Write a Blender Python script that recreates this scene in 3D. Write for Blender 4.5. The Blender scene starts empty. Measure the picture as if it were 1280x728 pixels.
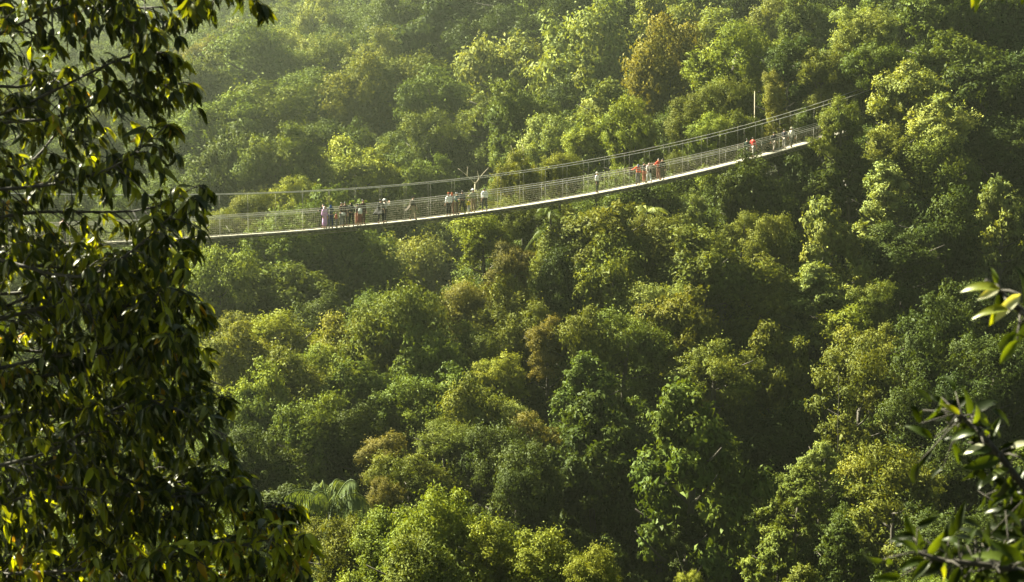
import bpy, bmesh, math, random
import numpy as np
from mathutils import Vector, Matrix, Quaternion

random.seed(7)
rng = np.random.default_rng(7)
S = bpy.context.scene
COL = S.collection
PI = math.pi

# ------------------------------------------------------------------ camera
PXW, PXH, FPX = 1280.0, 728.0, 2000.0
PITCH = math.atan(164.0 / FPX)
cam_d = bpy.data.cameras.new('camera')
cam_d.sensor_width = 36.0
cam_d.lens = FPX / PXW * 36.0
cam_d.clip_start = 0.1
cam_d.clip_end = 5000.0
cam_d.dof.use_dof = True
cam_d.dof.focus_distance = 120.0
cam_d.dof.aperture_fstop = 10.0
cam = bpy.data.objects.new('camera', cam_d)
COL.objects.link(cam)
cam.location = (0, 0, 0)
cam.rotation_euler = (PI / 2 - PITCH, 0, 0)
S.camera = cam

# ------------------------------------------------------------------ light
SUN_AZ, SUN_EL = math.radians(-56.0), math.radians(42.0)     # azimuth clockwise from +Y
sun_dir = Vector((math.sin(SUN_AZ) * math.cos(SUN_EL), math.cos(SUN_AZ) * math.cos(SUN_EL), math.sin(SUN_EL)))
sun_d = bpy.data.lights.new('sun', 'SUN')
sun_d.energy = 5.0
sun_d.angle = math.radians(0.5)
sun_d.color = (1.0, 0.95, 0.70)
sun = bpy.data.objects.new('sun', sun_d)
COL.objects.link(sun)
sun.rotation_euler = sun_dir.to_track_quat('Z', 'Y').to_euler()

W = bpy.data.worlds.new('World')
S.world = W
W.use_nodes = True
nt = W.node_tree
nt.nodes.clear()
wo = nt.nodes.new('ShaderNodeOutputWorld')
bg = nt.nodes.new('ShaderNodeBackground')
sky = nt.nodes.new('ShaderNodeTexSky')
sky.sky_type = 'NISHITA'
sky.sun_disc = False
sky.sun_elevation = SUN_EL
sky.sun_rotation = SUN_AZ % (2 * PI)
sky.air_density = 1.0
sky.dust_density = 1.0
sky.ozone_density = 0.5
tint = nt.nodes.new('ShaderNodeMix')
tint.data_type = 'RGBA'
tint.blend_type = 'MULTIPLY'
tint.inputs[0].default_value = 1.0
tint.inputs[7].default_value = (0.54, 0.50, 0.33, 1)           # warm tint that also dims the sky light, so shade stays deep
nt.links.new(sky.outputs[0], tint.inputs[6])
nt.links.new(tint.outputs[2], bg.inputs[0])
bg.inputs[1].default_value = 0.05
nt.links.new(bg.outputs[0], wo.inputs[0])

S.view_settings.view_transform = 'Standard'
S.view_settings.look = 'None'
S.view_settings.exposure = 2.95
S.view_settings.gamma = 1.0
S.render.engine = 'CYCLES'
cy = S.cycles
cy.max_bounces = 6
cy.diffuse_bounces = 1
cy.glossy_bounces = 2
cy.transmission_bounces = 4
cy.volume_bounces = 0
cy.transparent_max_bounces = 8
cy.caustics_reflective = False
cy.caustics_refractive = False
cy.sample_clamp_indirect = 4.0
cy.use_denoising = True
cy.denoiser = 'OPENIMAGEDENOISE'
cy.denoising_input_passes = 'RGB_ALBEDO_NORMAL'
cy.denoising_prefilter = 'ACCURATE'

# ------------------------------------------------------------------ helpers
CP, SP = math.cos(PITCH), math.sin(PITCH)


def ray(px, py):
    a, b = (px - 640.0) / FPX, (364.0 - py) / FPX
    return Vector((a, CP + b * SP, -SP + b * CP))


def at(px, py, depth):
    """the point at world depth Y seen through pixel px, py of the photograph"""
    r = ray(px, py)
    return r * (depth / r.y)


def tag(o, label=None, cat=None, group=None, kind=None):
    if label: o['label'] = label
    if cat: o['category'] = cat
    if group: o['group'] = group
    if kind: o['kind'] = kind
    return o


def empty(name, loc, label=None, cat=None, group=None, rz=0.0):
    o = bpy.data.objects.new(name, None)
    o.empty_display_size = 0.3
    COL.objects.link(o)
    o.location = loc
    o.rotation_euler = (0, 0, rz)
    return tag(o, label, cat, group)


def link(name, me, mat=None, parent=None):
    o = bpy.data.objects.new(name, me)
    COL.objects.link(o)
    if mat is not None and len(me.materials) == 0:
        me.materials.append(mat)
    if parent is not None:
        o.parent = parent
    return o


def np_mesh(name, verts, quads=None, tris=None, var=None, smooth=False, normals=None):
    """mesh straight from numpy arrays; var = one value per vertex, kept as the attribute 'var'"""
    me = bpy.data.meshes.new(name)
    verts = np.asarray(verts, dtype=np.float32)
    parts, tot = [], []
    if quads is not None and len(quads):
        q = np.asarray(quads, dtype=np.int32); parts.append(q.ravel()); tot += [4] * len(q)
    if tris is not None and len(tris):
        t = np.asarray(tris, dtype=np.int32); parts.append(t.ravel()); tot += [3] * len(t)
    idx = np.concatenate(parts)
    tot = np.asarray(tot, dtype=np.int32)
    start = np.concatenate(([0], np.cumsum(tot)[:-1])).astype(np.int32)
    me.vertices.add(len(verts)); me.vertices.foreach_set('co', verts.ravel())
    me.loops.add(len(idx)); me.loops.foreach_set('vertex_index', idx)
    me.polygons.add(len(tot)); me.polygons.foreach_set('loop_start', start)
    if var is not None:
        a = me.attributes.new('var', 'FLOAT', 'POINT')
        a.data.foreach_set('value', np.asarray(var, dtype=np.float32))
    me.update(calc_edges=True)
    if smooth:
        me.polygons.foreach_set('use_smooth', np.ones(len(tot), dtype=bool))
    me.validate()
    if normals is not None:
        me.polygons.foreach_set('use_smooth', np.ones(len(tot), dtype=bool))
        me.normals_split_custom_set_from_vertices(np.asarray(normals, dtype=np.float32))
    return me


class Geo:
    """collects tubes, boxes and lathes for ONE mesh"""
    def __init__(s):
        s.v, s.q, s.t, s.n = [], [], [], 0

    def add(s, v, q=(), t=()):
        v = np.asarray(v, dtype=np.float64).reshape(-1, 3)
        s.v.append(v)
        if len(q): s.q.append(np.asarray(q, dtype=np.int64).reshape(-1, 4) + s.n)
        if len(t): s.t.append(np.asarray(t, dtype=np.int64).reshape(-1, 3) + s.n)
        s.n += len(v)

    def tube(s, pts, rad, sides=6):
        pts = np.asarray(pts, dtype=np.float64)
        n = len(pts)
        rad = np.broadcast_to(np.asarray(rad, dtype=np.float64), (n,))
        tan = np.gradient(pts, axis=0)
        tan /= np.linalg.norm(tan, axis=1, keepdims=True) + 1e-9
        up = np.array([0, 0, 1.0]) if abs(tan[:, 2]).max() < 0.95 else np.array([1.0, 0.13, 0.02])
        u = np.cross(tan, up); u /= np.linalg.norm(u, axis=1, keepdims=True) + 1e-9
        w = np.cross(u, tan)
        a = np.arange(sides) * 2 * PI / sides
        ring = pts[:, None, :] + rad[:, None, None] * (np.cos(a)[None, :, None] * u[:, None, :] + np.sin(a)[None, :, None] * w[:, None, :])
        v = ring.reshape(-1, 3)
        i = np.arange(n - 1)[:, None] * sides
        k = np.arange(sides)[None, :]
        k2 = (k + 1) % sides
        q = np.stack([i + k, i + k2, i + sides + k2, i + sides + k], axis=-1).reshape(-1, 4)
        tri = []
        for j in range(1, sides - 1):
            tri.append((0, j + 1, j)); b = (n - 1) * sides; tri.append((b, b + j, b + j + 1))
        s.add(v, q, tri)

    def box(s, c, sx, sy, sz, X=(1, 0, 0), Y=(0, 1, 0), Z=(0, 0, 1)):
        c = np.asarray(c, float); X = np.asarray(X, float) * sx / 2; Y = np.asarray(Y, float) * sy / 2; Z = np.asarray(Z, float) * sz / 2
        v = [c + i * X + j * Y + k * Z for k in (-1, 1) for j in (-1, 1) for i in (-1, 1)]
        s.add(v, [(0, 2, 3, 1), (4, 5, 7, 6), (0, 1, 5, 4), (2, 6, 7, 3), (0, 4, 6, 2), (1, 3, 7, 5)])

    def mesh(s, name, smooth=False, var=None):
        return np_mesh(name, np.concatenate(s.v), np.concatenate(s.q) if s.q else None, np.concatenate(s.t) if s.t else None, var=var, smooth=smooth)


# ------------------------------------------------------------------ materials
def new_mat(name):
    m = bpy.data.materials.new(name)
    m.use_nodes = True
    m.node_tree.nodes.clear()
    return m, m.node_tree, m.node_tree.nodes, m.node_tree.links


def mix_rgb(n, l, blend, fac, a, b):
    x = n.new('ShaderNodeMix'); x.data_type = 'RGBA'; x.blend_type = blend
    for sock, val in ((0, fac), (6, a), (7, b)):
        if hasattr(val, 'default_value') or hasattr(val, 'is_linked'):
            l.new(val, x.inputs[sock])
        else:
            x.inputs[sock].default_value = val if not isinstance(val, tuple) or len(val) == 4 else (*val, 1)
    return x.outputs[2]


def foliage_mat(name, trans=0.42, gloss=0.05, rough=0.5, ttint=(1.35, 1.25, 0.30), broad=True):
    """leaf: object colour x leaf-to-leaf variation, reflecting, letting light through, a weak waxy gloss"""
    m, t, n, l = new_mat(name)
    oi = n.new('ShaderNodeObjectInfo')
    at_ = n.new('ShaderNodeAttribute'); at_.attribute_name = 'var'
    r = n.new('ShaderNodeValToRGB')
    e = r.color_ramp.elements
    e[0].position = 0.0; e[0].color = (0.68, 0.70, 0.6, 1)
    e[1].position = 1.0; e[1].color = (1.45, 1.35, 1.0, 1)
    mid = r.color_ramp.elements.new(0.55); mid.color = (1, 1, 1, 1)
    l.new(at_.outputs['Fac'], r.inputs[0])
    base = mix_rgb(n, l, 'MULTIPLY', 1.0, oi.outputs['Color'], r.outputs[0])
    if broad:                                              # plant-to-plant drift of hue over the slope
        geo = n.new('ShaderNodeNewGeometry')
        nz = n.new('ShaderNodeTexNoise'); nz.inputs['Scale'].default_value = .22; nz.inputs['Detail'].default_value = 3
        l.new(geo.outputs['Position'], nz.inputs['Vector'])
        r2 = n.new('ShaderNodeValToRGB')
        r2.color_ramp.elements[0].position = .32; r2.color_ramp.elements[0].color = (.80, .86, .88, 1)
        r2.color_ramp.elements[1].position = .68; r2.color_ramp.elements[1].color = (1.16, 1.08, .95, 1)
        l.new(nz.outputs['Fac'], r2.inputs[0])
        base = mix_rgb(n, l, 'MULTIPLY', 1.0, base, r2.outputs[0])
    dif = n.new('ShaderNodeBsdfDiffuse'); l.new(base, dif.inputs[0])
    tr = n.new('ShaderNodeBsdfTranslucent')
    l.new(mix_rgb(n, l, 'MULTIPLY', 1.0, base, ttint), tr.inputs[0])
    mx = n.new('ShaderNodeMixShader'); mx.inputs[0].default_value = trans
    l.new(dif.outputs[0], mx.inputs[1]); l.new(tr.outputs[0], mx.inputs[2])
    gl = n.new('ShaderNodeBsdfGlossy'); gl.inputs['Roughness'].default_value = rough
    gl.inputs[0].default_value = (1, 1, 1, 1)
    fr = n.new('ShaderNodeLayerWeight'); fr.inputs[0].default_value = .5       # alike for both faces of the leaf
    ma = n.new('ShaderNodeMath'); ma.operation = 'MULTIPLY'; ma.inputs[1].default_value = gloss
    l.new(fr.outputs['Facing'], ma.inputs[0])
    m2 = n.new('ShaderNodeMixShader')
    l.new(ma.outputs[0], m2.inputs[0]); l.new(mx.outputs[0], m2.inputs[1]); l.new(gl.outputs[0], m2.inputs[2])
    out = n.new('ShaderNodeOutputMaterial'); l.new(m2.outputs[0], out.inputs[0])
    return m


def plain_mat(name, col, rough=0.7, noise=0.25, scale=8.0, metal=0.0, use_obj=False):
    m, t, n, l = new_mat(name)
    b = n.new('ShaderNodeBsdfPrincipled')
    b.inputs['Roughness'].default_value = rough
    b.inputs['Metallic'].default_value = metal
    tc = n.new('ShaderNodeTexCoord')
    nz = n.new('ShaderNodeTexNoise'); nz.inputs['Scale'].default_value = scale; nz.inputs['Detail'].default_value = 5
    l.new(tc.outputs['Object'], nz.inputs['Vector'])
    r = n.new('ShaderNodeValToRGB')
    r.color_ramp.elements[0].position = 0.3; r.color_ramp.elements[1].position = 0.7
    r.color_ramp.elements[0].color = (1 - noise,) * 3 + (1,)
    r.color_ramp.elements[1].color = (1 + noise,) * 3 + (1,)
    l.new(nz.outputs['Fac'], r.inputs[0])
    if use_obj:
        oi = n.new('ShaderNodeObjectInfo'); src = oi.outputs['Color']
    else:
        rg = n.new('ShaderNodeRGB'); rg.outputs[0].default_value = (*col, 1); src = rg.outputs[0]
    l.new(mix_rgb(n, l, 'MULTIPLY', 1.0, src, r.outputs[0]), b.inputs['Base Color'])
    if use_obj: b.inputs['Specular IOR Level'].default_value = .1
    bp = n.new('ShaderNodeBump'); bp.inputs['Strength'].default_value = 0.3; bp.inputs['Distance'].default_value = 0.02
    l.new(nz.outputs['Fac'], bp.inputs['Height']); l.new(bp.outputs[0], b.inputs['Normal'])
    out = n.new('ShaderNodeOutputMaterial'); l.new(b.outputs[0], out.inputs[0])
    return m


M_LEAF = foliage_mat('forest_leaf', 0.22, 0.012, 0.6)
M_PALM = foliage_mat('palm_leaf', 0.30, 0.02, 0.45)
M_NEAR = foliage_mat('near_leaf', 0.46, 0.07, 0.4, (1.7, 1.5, 0.2), False)
M_BARK = plain_mat('bark', (0.042, 0.035, 0.025), 0.85, 0.35, 3.0)
M_PALEBARK = plain_mat('pale_bark', (0.42, 0.36, 0.25), 0.8, 0.3, 4.0)
M_DARKBARK = plain_mat('twig_bark', (0.022, 0.018, 0.013), 0.85, 0.3, 30.0)
M_SOIL = plain_mat('forest_soil', (0.022, 0.024, 0.010), 0.95, 0.5, 0.6)
M_HANGER = plain_mat('hanger_wire', (0.22, 0.21, 0.17), 0.6, 0.1, 4.0)
M_CABLE = plain_mat('steel_cable', (0.36, 0.35, 0.30), 0.5, 0.1, 4.0)
M_PLANK = plain_mat('pale_planks', (0.22, 0.205, 0.165), 0.75, 0.25, 2.0)
M_BEAM = plain_mat('beam_wood', (0.16, 0.13, 0.09), 0.8, 0.3, 3.0)
M_NET = plain_mat('net_wire', (0.30, 0.28, 0.19), 0.7, 0.1, 3.0)
M_CLOTH = plain_mat('cloth', (1, 1, 1), 0.85, 0.15, 12.0, use_obj=True)
M_SKIN = plain_mat('skin', (0.32, 0.18, 0.11), 0.6, 0.08, 20.0)
M_HAIR = plain_mat('hair', (0.012, 0.01, 0.009), 0.5, 0.2, 40.0)
M_EYE = plain_mat('eye_dark', (0.02, 0.015, 0.012), 0.2, 0.05, 40.0)
M_LIP = plain_mat('lip', (0.25, 0.08, 0.06), 0.5, 0.05, 40.0)

# ------------------------------------------------------------------ terrain
# (pixel x, pixel y, depth) of the top of the forest, read off the photograph against the height of the people on the bridge
CANOPY = [(640, 0, 335), (640, 150, 240), (500, 300, 185), (500, 345, 178), (600, 350, 140), (800, 400, 124), (870, 600, 98), (800, 700, 80),
          (600, 690, 52), (450, 700, 52), (1200, 400, 122), (1200, 200, 152), (1100, 650, 90), (350, 450, 138), (400, 600, 78),
          (300, 250, 205), (300, 130, 285), (300, 20, 540), (1085, 165, 153), (1200, 50, 192), (1000, 60, 212), (1260, 700, 74),
          (690, 282, 138), (850, 262, 143), (430, 300, 172), (980, 235, 147), (1040, 330, 136), (560, 560, 100), (500, 450, 128), (680, 600, 96),
          (150, 60, 560), (100, 300, 175), (100, 500, 120), (60, 700, 66), (880, 90, 215), (760, 215, 168), (900, 470, 112),
          (560, 215, 196), (420, 60, 400), (1280, 300, 138), (300, 620, 78), (740, 520, 106), (780, 322, 131), (500, 5, 440), (200, 20, 680), (850, 10, 275)]
TREE_H = 5.0
cp = [at(*c) for c in CANOPY]
ctrl = [(p.x, p.y, p.z - TREE_H) for p in cp]
ctrl += [(0, 0, -1.7), (-4, 9, -3.4), (4, 6, -3.3), (0, 22, -12), (-14, 25, -12), (14, 25, -13), (0, 38, -18.5), (-18, 40, -18), (22, 45, -20),
         (-60, 30, -10), (60, 30, -12), (0, -60, 2), (-80, -60, 2), (80, -60, 2), (-70, 120, -14), (90, 120, 2), (100, 200, 26), (-90, 200, 0),
         (-130, 350, 14), (0, 370, 38), (130, 320, 48), (-160, 470, 24), (20, 480, 58), (170, 460, 68), (-200, 640, 60), (0, 640, 74), (200, 600, 80),
         (-260, 760, 84), (0, 800, 86), (260, 760, 88), (-200, 250, 8), (200, 250, 40), (-250, 60, 0), (250, 60, 6)]
for c, dz in (((1108, 146, 157), -.6), ((1135, 138, 161), 0), ((1120, 150, 153), -2.0)):     # the landing of the bridge
    q = at(*c); ctrl.append((q.x, q.y, q.z + dz))
ctrl = np.array(ctrl)
SC = 100.0


GULLIES = [([tuple(at(*c)[:2]) for c in ((700, 720, 76), (790, 690, 80), (930, 610, 98), (985, 545, 112), (1010, 500, 122))], 5.5, 4.0),
           ([tuple(at(*c)[:2]) for c in ((470, 375, 152), (505, 328, 172), (545, 290, 196), (600, 240, 225))], 10.0, 6.5)]


def tps_k(d):
    return np.where(d > 1e-9, d * d * np.log(d + 1e-12), 0.0)


_P = ctrl[:, :2] / SC
_D = np.linalg.norm(_P[:, None] - _P[None], axis=2)
_n = len(_P)
_A = np.zeros((_n + 3, _n + 3))
_A[:_n, :_n] = tps_k(_D) + np.eye(_n) * 0.0015
_A[:_n, _n] = 1; _A[:_n, _n + 1:] = _P
_A[_n, :_n] = 1; _A[_n + 1:, :_n] = _P.T
_w = np.linalg.solve(_A, np.concatenate([ctrl[:, 2], np.zeros(3)]))


def ground(x, y):
    x = np.atleast_1d(np.asarray(x, float)); y = np.atleast_1d(np.asarray(y, float))
    p = np.stack([x, y], -1) / SC
    d = np.linalg.norm(p[:, None] - _P[None], axis=2)
    z = tps_k(d) @ _w[:_n] + _w[_n] + p @ _w[_n + 1:]
    for line, depth, width in GULLIES:                       # stream gullies cut into the slopes
        best = np.full(len(x), 1e9)
        for (ax, ay), (bx, by) in zip(line[:-1], line[1:]):
            t = np.clip(((x - ax) * (bx - ax) + (y - ay) * (by - ay)) / ((bx - ax) ** 2 + (by - ay) ** 2), 0, 1)
            best = np.minimum(best, np.hypot(x - ax - t * (bx - ax), y - ay - t * (by - ay)))
        z = z - depth * np.exp(-(best / width) ** 2)
    # beyond the ridge and to the sides the sheet levels out towards the horizon
    far = np.clip((np.hypot(x, y - 250) - 620) / 180.0, 0, 1)
    far = far * far * (3 - 2 * far)
    return np.clip(z, -42, 92) * (1 - far) + 84.0 * far


def ground1(x, y):
    return float(ground(x, y)[0])


def on_canopy(px, py, lift, d0=36.0, d1=900.0):
    """first point along the ray through a pixel that lies LIFT metres over the ground"""
    r = ray(px, py)
    d = np.arange(d0, d1, 0.5)
    x, y, z = r.x / r.y * d, d, r.z / r.y * d
    below = z < ground(x, y) + np.minimum(lift, .052 * d)
    if below[0]:
        k = np.argmax(~below); below[:k] = False
    k = int(np.argmax(below)) if below.any() else len(d) - 1
    return Vector((x[k], y[k], z[k]))


def grid_sheet():
    xs = np.concatenate([np.linspace(-900, -180, 19)[:-1], np.linspace(-180, 180, 121), np.linspace(180, 900, 19)[1:]])
    ys = np.concatenate([np.linspace(-500, -40, 12)[:-1], np.linspace(-40, 380, 141), np.linspace(380, 1400, 40)[1:]])
    X, Y = np.meshgrid(xs, ys)
    x, y = X.ravel(), Y.ravel()
    z = np.concatenate([ground(x[i:i + 4000], y[i:i + 4000]) for i in range(0, len(x), 4000)])
    z += (0.35 * np.sin(x * 0.9 + 1.3 * np.sin(y * 0.7)) * np.sin(y * 0.8) + 0.2 * np.sin(x * 2.3) * np.sin(y * 1.9)) * (y > 25)
    nx, ny = len(xs), len(ys)
    i = (np.arange(ny - 1)[:, None] * nx + np.arange(nx - 1)[None]).ravel()
    q = np.stack([i, i + 1, i + nx + 1, i + nx], -1)
    return np_mesh('terrain', np.stack([x, y, z], -1), q, smooth=True), float(z.min())


terrain_me, ZMIN = grid_sheet()
terrain = link('terrain', terrain_me, M_SOIL)
tag(terrain, kind='structure')

# ------------------------------------------------------------------ tree crowns (unit crowns, radius 1, centre at the origin)
def unit(v):
    return v / (np.linalg.norm(v, axis=-1, keepdims=True) + 1e-9)


def leaf_quads(p, d, nrm, ln, wd, var, fold=0.25):
    """rhombic folded leaves: p base, d direction, nrm normal; arrays of one row per leaf"""
    side = unit(np.cross(d, nrm))
    nrm = np.cross(side, d)
    ln = ln[:, None]; wd = wd[:, None]
    a = p
    b = p + d * ln * 0.45 + side * wd * 0.5 + nrm * wd * fold
    c = p + d * ln - nrm * ln * 0.12
    e = p + d * ln * 0.45 - side * wd * 0.5 + nrm * wd * fold
    v = np.stack([a, b, c, e], 1).reshape(-1, 3)
    k = np.arange(len(p))[:, None] * 4
    q = k + np.array([[0, 1, 2, 3]])
    return v, q, np.repeat(var, 4)


def lobes_of(shape, g):
    """big lobes (centre, radius) that make the outline of the crown"""
    out = []
    if shape in 'DN':
        # several domes of unlike size and height make one irregular crown; ragged skirts hang below
        domes = [(np.array([0, 0, .12]), .62)]
        for k in range(g.integers(4, 7)):
            ph = g.uniform(0, 6.28); q = g.uniform(.32, .68)
            domes.append((np.array([q * math.cos(ph), q * math.sin(ph), g.uniform(-.5, .28)]), g.uniform(.28, .46)))
        for c, R in domes:
            m = int(7 + 16 * R)
            for k in range(m):
                th = math.acos(1 - 1.45 * (k + .5) / m); ph = k * 2.39996 + g.normal(0, .4)
                d = np.array([math.sin(th) * math.cos(ph), math.sin(th) * math.sin(ph), math.cos(th)])
                rr = R * g.uniform(.24, .58)
                out.append((c + d * R * g.uniform(.45, 1.12) * np.array([1, 1, g.uniform(.8, 1.25)]), rr))
        for k in range(9):
            ph = g.uniform(0, 6.28); q = g.uniform(.3, .85)
            out.append((np.array([q * math.cos(ph), q * math.sin(ph), g.uniform(-1.15, -.45)]), g.uniform(.18, .3)))
    elif shape == 'U':
        for k in range(22):
            ph = k * 2.39996; q = math.sqrt((k + .5) / 22)
            out.append((np.array([q * .92 * math.cos(ph), q * .92 * math.sin(ph), .38 * (1 - q * q) + g.normal(0, .07)]), g.uniform(.20, .30)))
        for k in range(5):
            out.append((np.array([g.normal(0, .35), g.normal(0, .35), -.35 + g.normal(0, .1)]), g.uniform(.16, .24)))
    elif shape == 'T':
        for k in range(34):
            z = 1.0 - 1.75 * k / 33; env = (1 - max(z, -.2)) ** .62 * .92 if z > -.2 else .92
            ph = k * 2.39996 + g.normal(0, .3); q = env * g.uniform(.45, 1.02)
            out.append((np.array([q * math.cos(ph), q * math.sin(ph), z * .95 - q * .12]), g.uniform(.15, .26)))
    elif shape == 'K':
        for k in range(30):
            z = 1.15 - 2.1 * k / 29; env = .16 + .62 * (1.15 - z) / 2.1
            ph = k * 2.39996; q = env * g.uniform(.35, 1.0)
            out.append((np.array([q * math.cos(ph), q * math.sin(ph), z]), g.uniform(.15, .25)))
    elif shape == 'C':
        for k in range(40):
            z = 1.0 - 3.6 * (k / 39); env = .74 if z < .5 else .74 * math.sqrt(max(0, 1 - (z - .5) ** 2 / .27))
            ph = k * 2.39996 + g.normal(0, .2); q = env * g.uniform(.72, 1.08)
            out.append((np.array([q * math.cos(ph), q * math.sin(ph), z]), g.uniform(.2, .32)))
    elif shape == 'A':
        for k in range(26):
            d = unit(g.normal(0, 1, 3)); q = g.uniform(.35, 1.0)
            out.append((d * q * np.array([.85, .85, 1.0]), g.uniform(.13, .24)))
    return out


def crown_mesh(name, shape, n, leaf, seed):
    g = np.random.default_rng(seed)
    L = lobes_of(shape, g)
    clumps = []
    for c, r in L:                                        # each lobe carries its own leaf clumps
        m = max(5, int(26 * (r / .3) ** 2))
        tone = g.normal(0, .10)
        for _ in range(m):
            d = unit(g.normal(0, 1, 3) + np.array([0, 0, .35]))
            if shape == 'C': d = unit(d * np.array([1, 1, .7]))
            clumps.append((*(c + d * r * g.uniform(.6, 1.0) * np.array([1, 1, .8])), r * g.uniform(.26, .46), tone + g.normal(0, .12), *d))
    clumps = np.array(clumps)
    w = clumps[:, 3] ** 2
    pick = g.choice(len(clumps), size=n, p=w / w.sum())
    cl = clumps[pick]
    off = unit(g.normal(0, 1, (n, 3)))
    off[:, 2] = off[:, 2] * .8 + .25
    flat = np.array([1, 1, .62]) if shape in 'TU' else np.array([1, 1, .85])
    p = cl[:, :3] + off * cl[:, 3:4] * (g.random((n, 1)) ** .4) * flat
    # loose sprays: a share of the leaves sits on twigs that stick out of the clumps
    spray = g.random(n) < (.11 if shape != 'A' else .3)
    tw = unit(cl[:, 5:8] + g.normal(0, .5, (n, 3)))
    tw = np.round(tw * 2.2) / 2.2 + .15 * off              # leaves gather along a few directions per clump
    p = np.where(spray[:, None], cl[:, :3] + tw * cl[:, 3:4] * g.uniform(.8, 1.7, (n, 1)), p)
    outw = unit(cl[:, 5:8] * .9 + off * .7 + np.array([0, 0, .5]))
    nrm = unit(outw + g.normal(0, .55, (n, 3)))
    d = unit(np.cross(nrm, g.normal(0, 1, (n, 3))) + off * .35 + np.array([0, 0, -.35 if shape in 'CTN' else -.15]))
    ln = leaf * g.uniform(.6, 1.35, n); wd = ln * g.uniform(.42, .62, n)
    var = np.clip(.45 + cl[:, 4] + g.normal(0, .16, n), 0, 1)
    # coarse inner foliage and twigs that keep the light from shining straight through
    mi = n // 10
    LC = np.array([np.append(c, r) for c, r in L])[g.integers(0, len(L), mi)]
    pin = (LC[:, :3] + unit(g.normal(0, 1, (mi, 3))) * LC[:, 3:4] * (g.random((mi, 1)) ** .5) * .75) * .86
    p = np.concatenate([p, pin]); off = np.concatenate([off, unit(pin)])
    nrm = np.concatenate([nrm, unit(g.normal(0, 1, (mi, 3)))]); d = np.concatenate([d, unit(g.normal(0, 1, (mi, 3)))])
    li = leaf * g.uniform(1.6, 2.6, mi); ln = np.concatenate([ln, li]); wd = np.concatenate([wd, li * .6])
    var = np.concatenate([var, np.full(mi, .25)])
    cl = np.concatenate([cl, np.concatenate([np.zeros((mi, 5)), unit(pin)], 1)])
    v, q, vv = leaf_quads(p, d, nrm, ln, wd, var)
    # leaves of a clump share the clump's outlook, so that clumps read as light and dark masses
    soft = unit(unit(p * np.array([1, 1, 1.0 if shape != 'C' else .25])) * .55 + cl[:, 5:8] * .75 + off * .45 + np.array([0, 0, .15]))
    soft = unit(soft * (.4 if shape == 'N' else .66) + nrm * (.9 if shape == 'N' else .64))
    return np_mesh(name, v, q, var=vv, normals=np.repeat(soft, 4, axis=0))


def trunk_mesh(name, seed, down=2.6, lean=.15):
    """tapered trunk with limbs in unit-crown space; the foot reaches far below the crown"""
    g = np.random.default_rng(seed)
    G = Geo()
    zs = np.linspace(-down, .15, 8)
    bend = np.stack([lean * np.sin((zs + down) * 1.1) * g.normal(0, .6), lean * np.cos((zs + down) * .9) * g.normal(0, .5), zs], -1)
    G.tube(bend, np.linspace(.085, .035, 8), 7)
    for k in range(8):
        ph = k * 2.4 + g.normal(0, .3); i = 4 + k % 4
        b = bend[i]
        ln = g.uniform(.5, .85); up = g.uniform(.25, .75)
        t = np.linspace(0, 1, 5)[:, None]
        dirv = np.array([math.cos(ph), math.sin(ph), up])
        pts = b + t * dirv * ln * np.array([1, 1, 1]) + np.concatenate([np.zeros((5, 2)), (t * (1 - t)) * -.15], 1)
        G.tube(pts, np.linspace(.03, .008, 5), 5)
    return G.mesh(name, smooth=True)


LIB = {}
for shape, n_var, n_leaf, leaf in (('D', 7, 17000, .056), ('U', 3, 12000, .056), ('T', 4, 12000, .070), ('C', 2, 20000, .058), ('A', 2, 7000, .060), ('K', 2, 11000, .055), ('N', 2, 26000, .052)):
    LIB[shape] = [crown_mesh('crown_' + shape.lower(), shape, int(n_leaf * (1.25 - .1 * (k % 4))), leaf * (.84 + .13 * (k % 4)), 100 + 7 * k + ord(shape)) for k in range(n_var)]
TRUNKS = [trunk_mesh('trunk', 40 + k) for k in range(4)]
for ms in LIB.values():
    for me in ms: me.materials.append(M_LEAF)
for me in TRUNKS: me.materials.append(M_BARK)

TONE = {'l': (.150, .178, .050), 'y': (.145, .174, .028), 'g': (.082, .110, .020), 'd': (.038, .055, .011), 'o': (.100, .114, .020),  # 'd': dark green, deepened to carry shade low on the slope
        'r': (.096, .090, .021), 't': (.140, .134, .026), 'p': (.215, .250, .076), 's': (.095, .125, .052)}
placed = []                                             # x, y, radius of every tree
NAMED = []                                              # x, y, label of the trees one can single out
USED = set()


def put_tree(name, p, r, shape, tone, label, group, zs=1.0, cat='tree'):
    gz = ground1(p.x, p.y)
    root = empty(name, (p.x, p.y, gz), label, cat, group)
    k = random.randrange(1000)
    crown = link('crown', LIB[shape][k % len(LIB[shape])], None, root)
    crown.location = (0, 0, p.z - gz)
    crown.rotation_euler = (random.gauss(0, .13), random.gauss(0, .13), random.uniform(0, 6.28))
    crown.scale = (r * random.uniform(.85, 1.18), r * random.uniform(.85, 1.18), r * zs * random.uniform(.82, 1.15))
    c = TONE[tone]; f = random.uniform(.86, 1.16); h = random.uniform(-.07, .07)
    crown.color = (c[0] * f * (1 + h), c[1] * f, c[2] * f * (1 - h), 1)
    tr = link('trunk', TRUNKS[k % 4], None, root)
    tr.location = crown.location
    tr.rotation_euler = (0, 0, crown.rotation_euler[2])
    tz = max((p.z - gz + .6) / 2.6, r * .8)
    tr.scale = (r, r, tz)
    placed.append((p.x, p.y, r))
    return root


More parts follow.
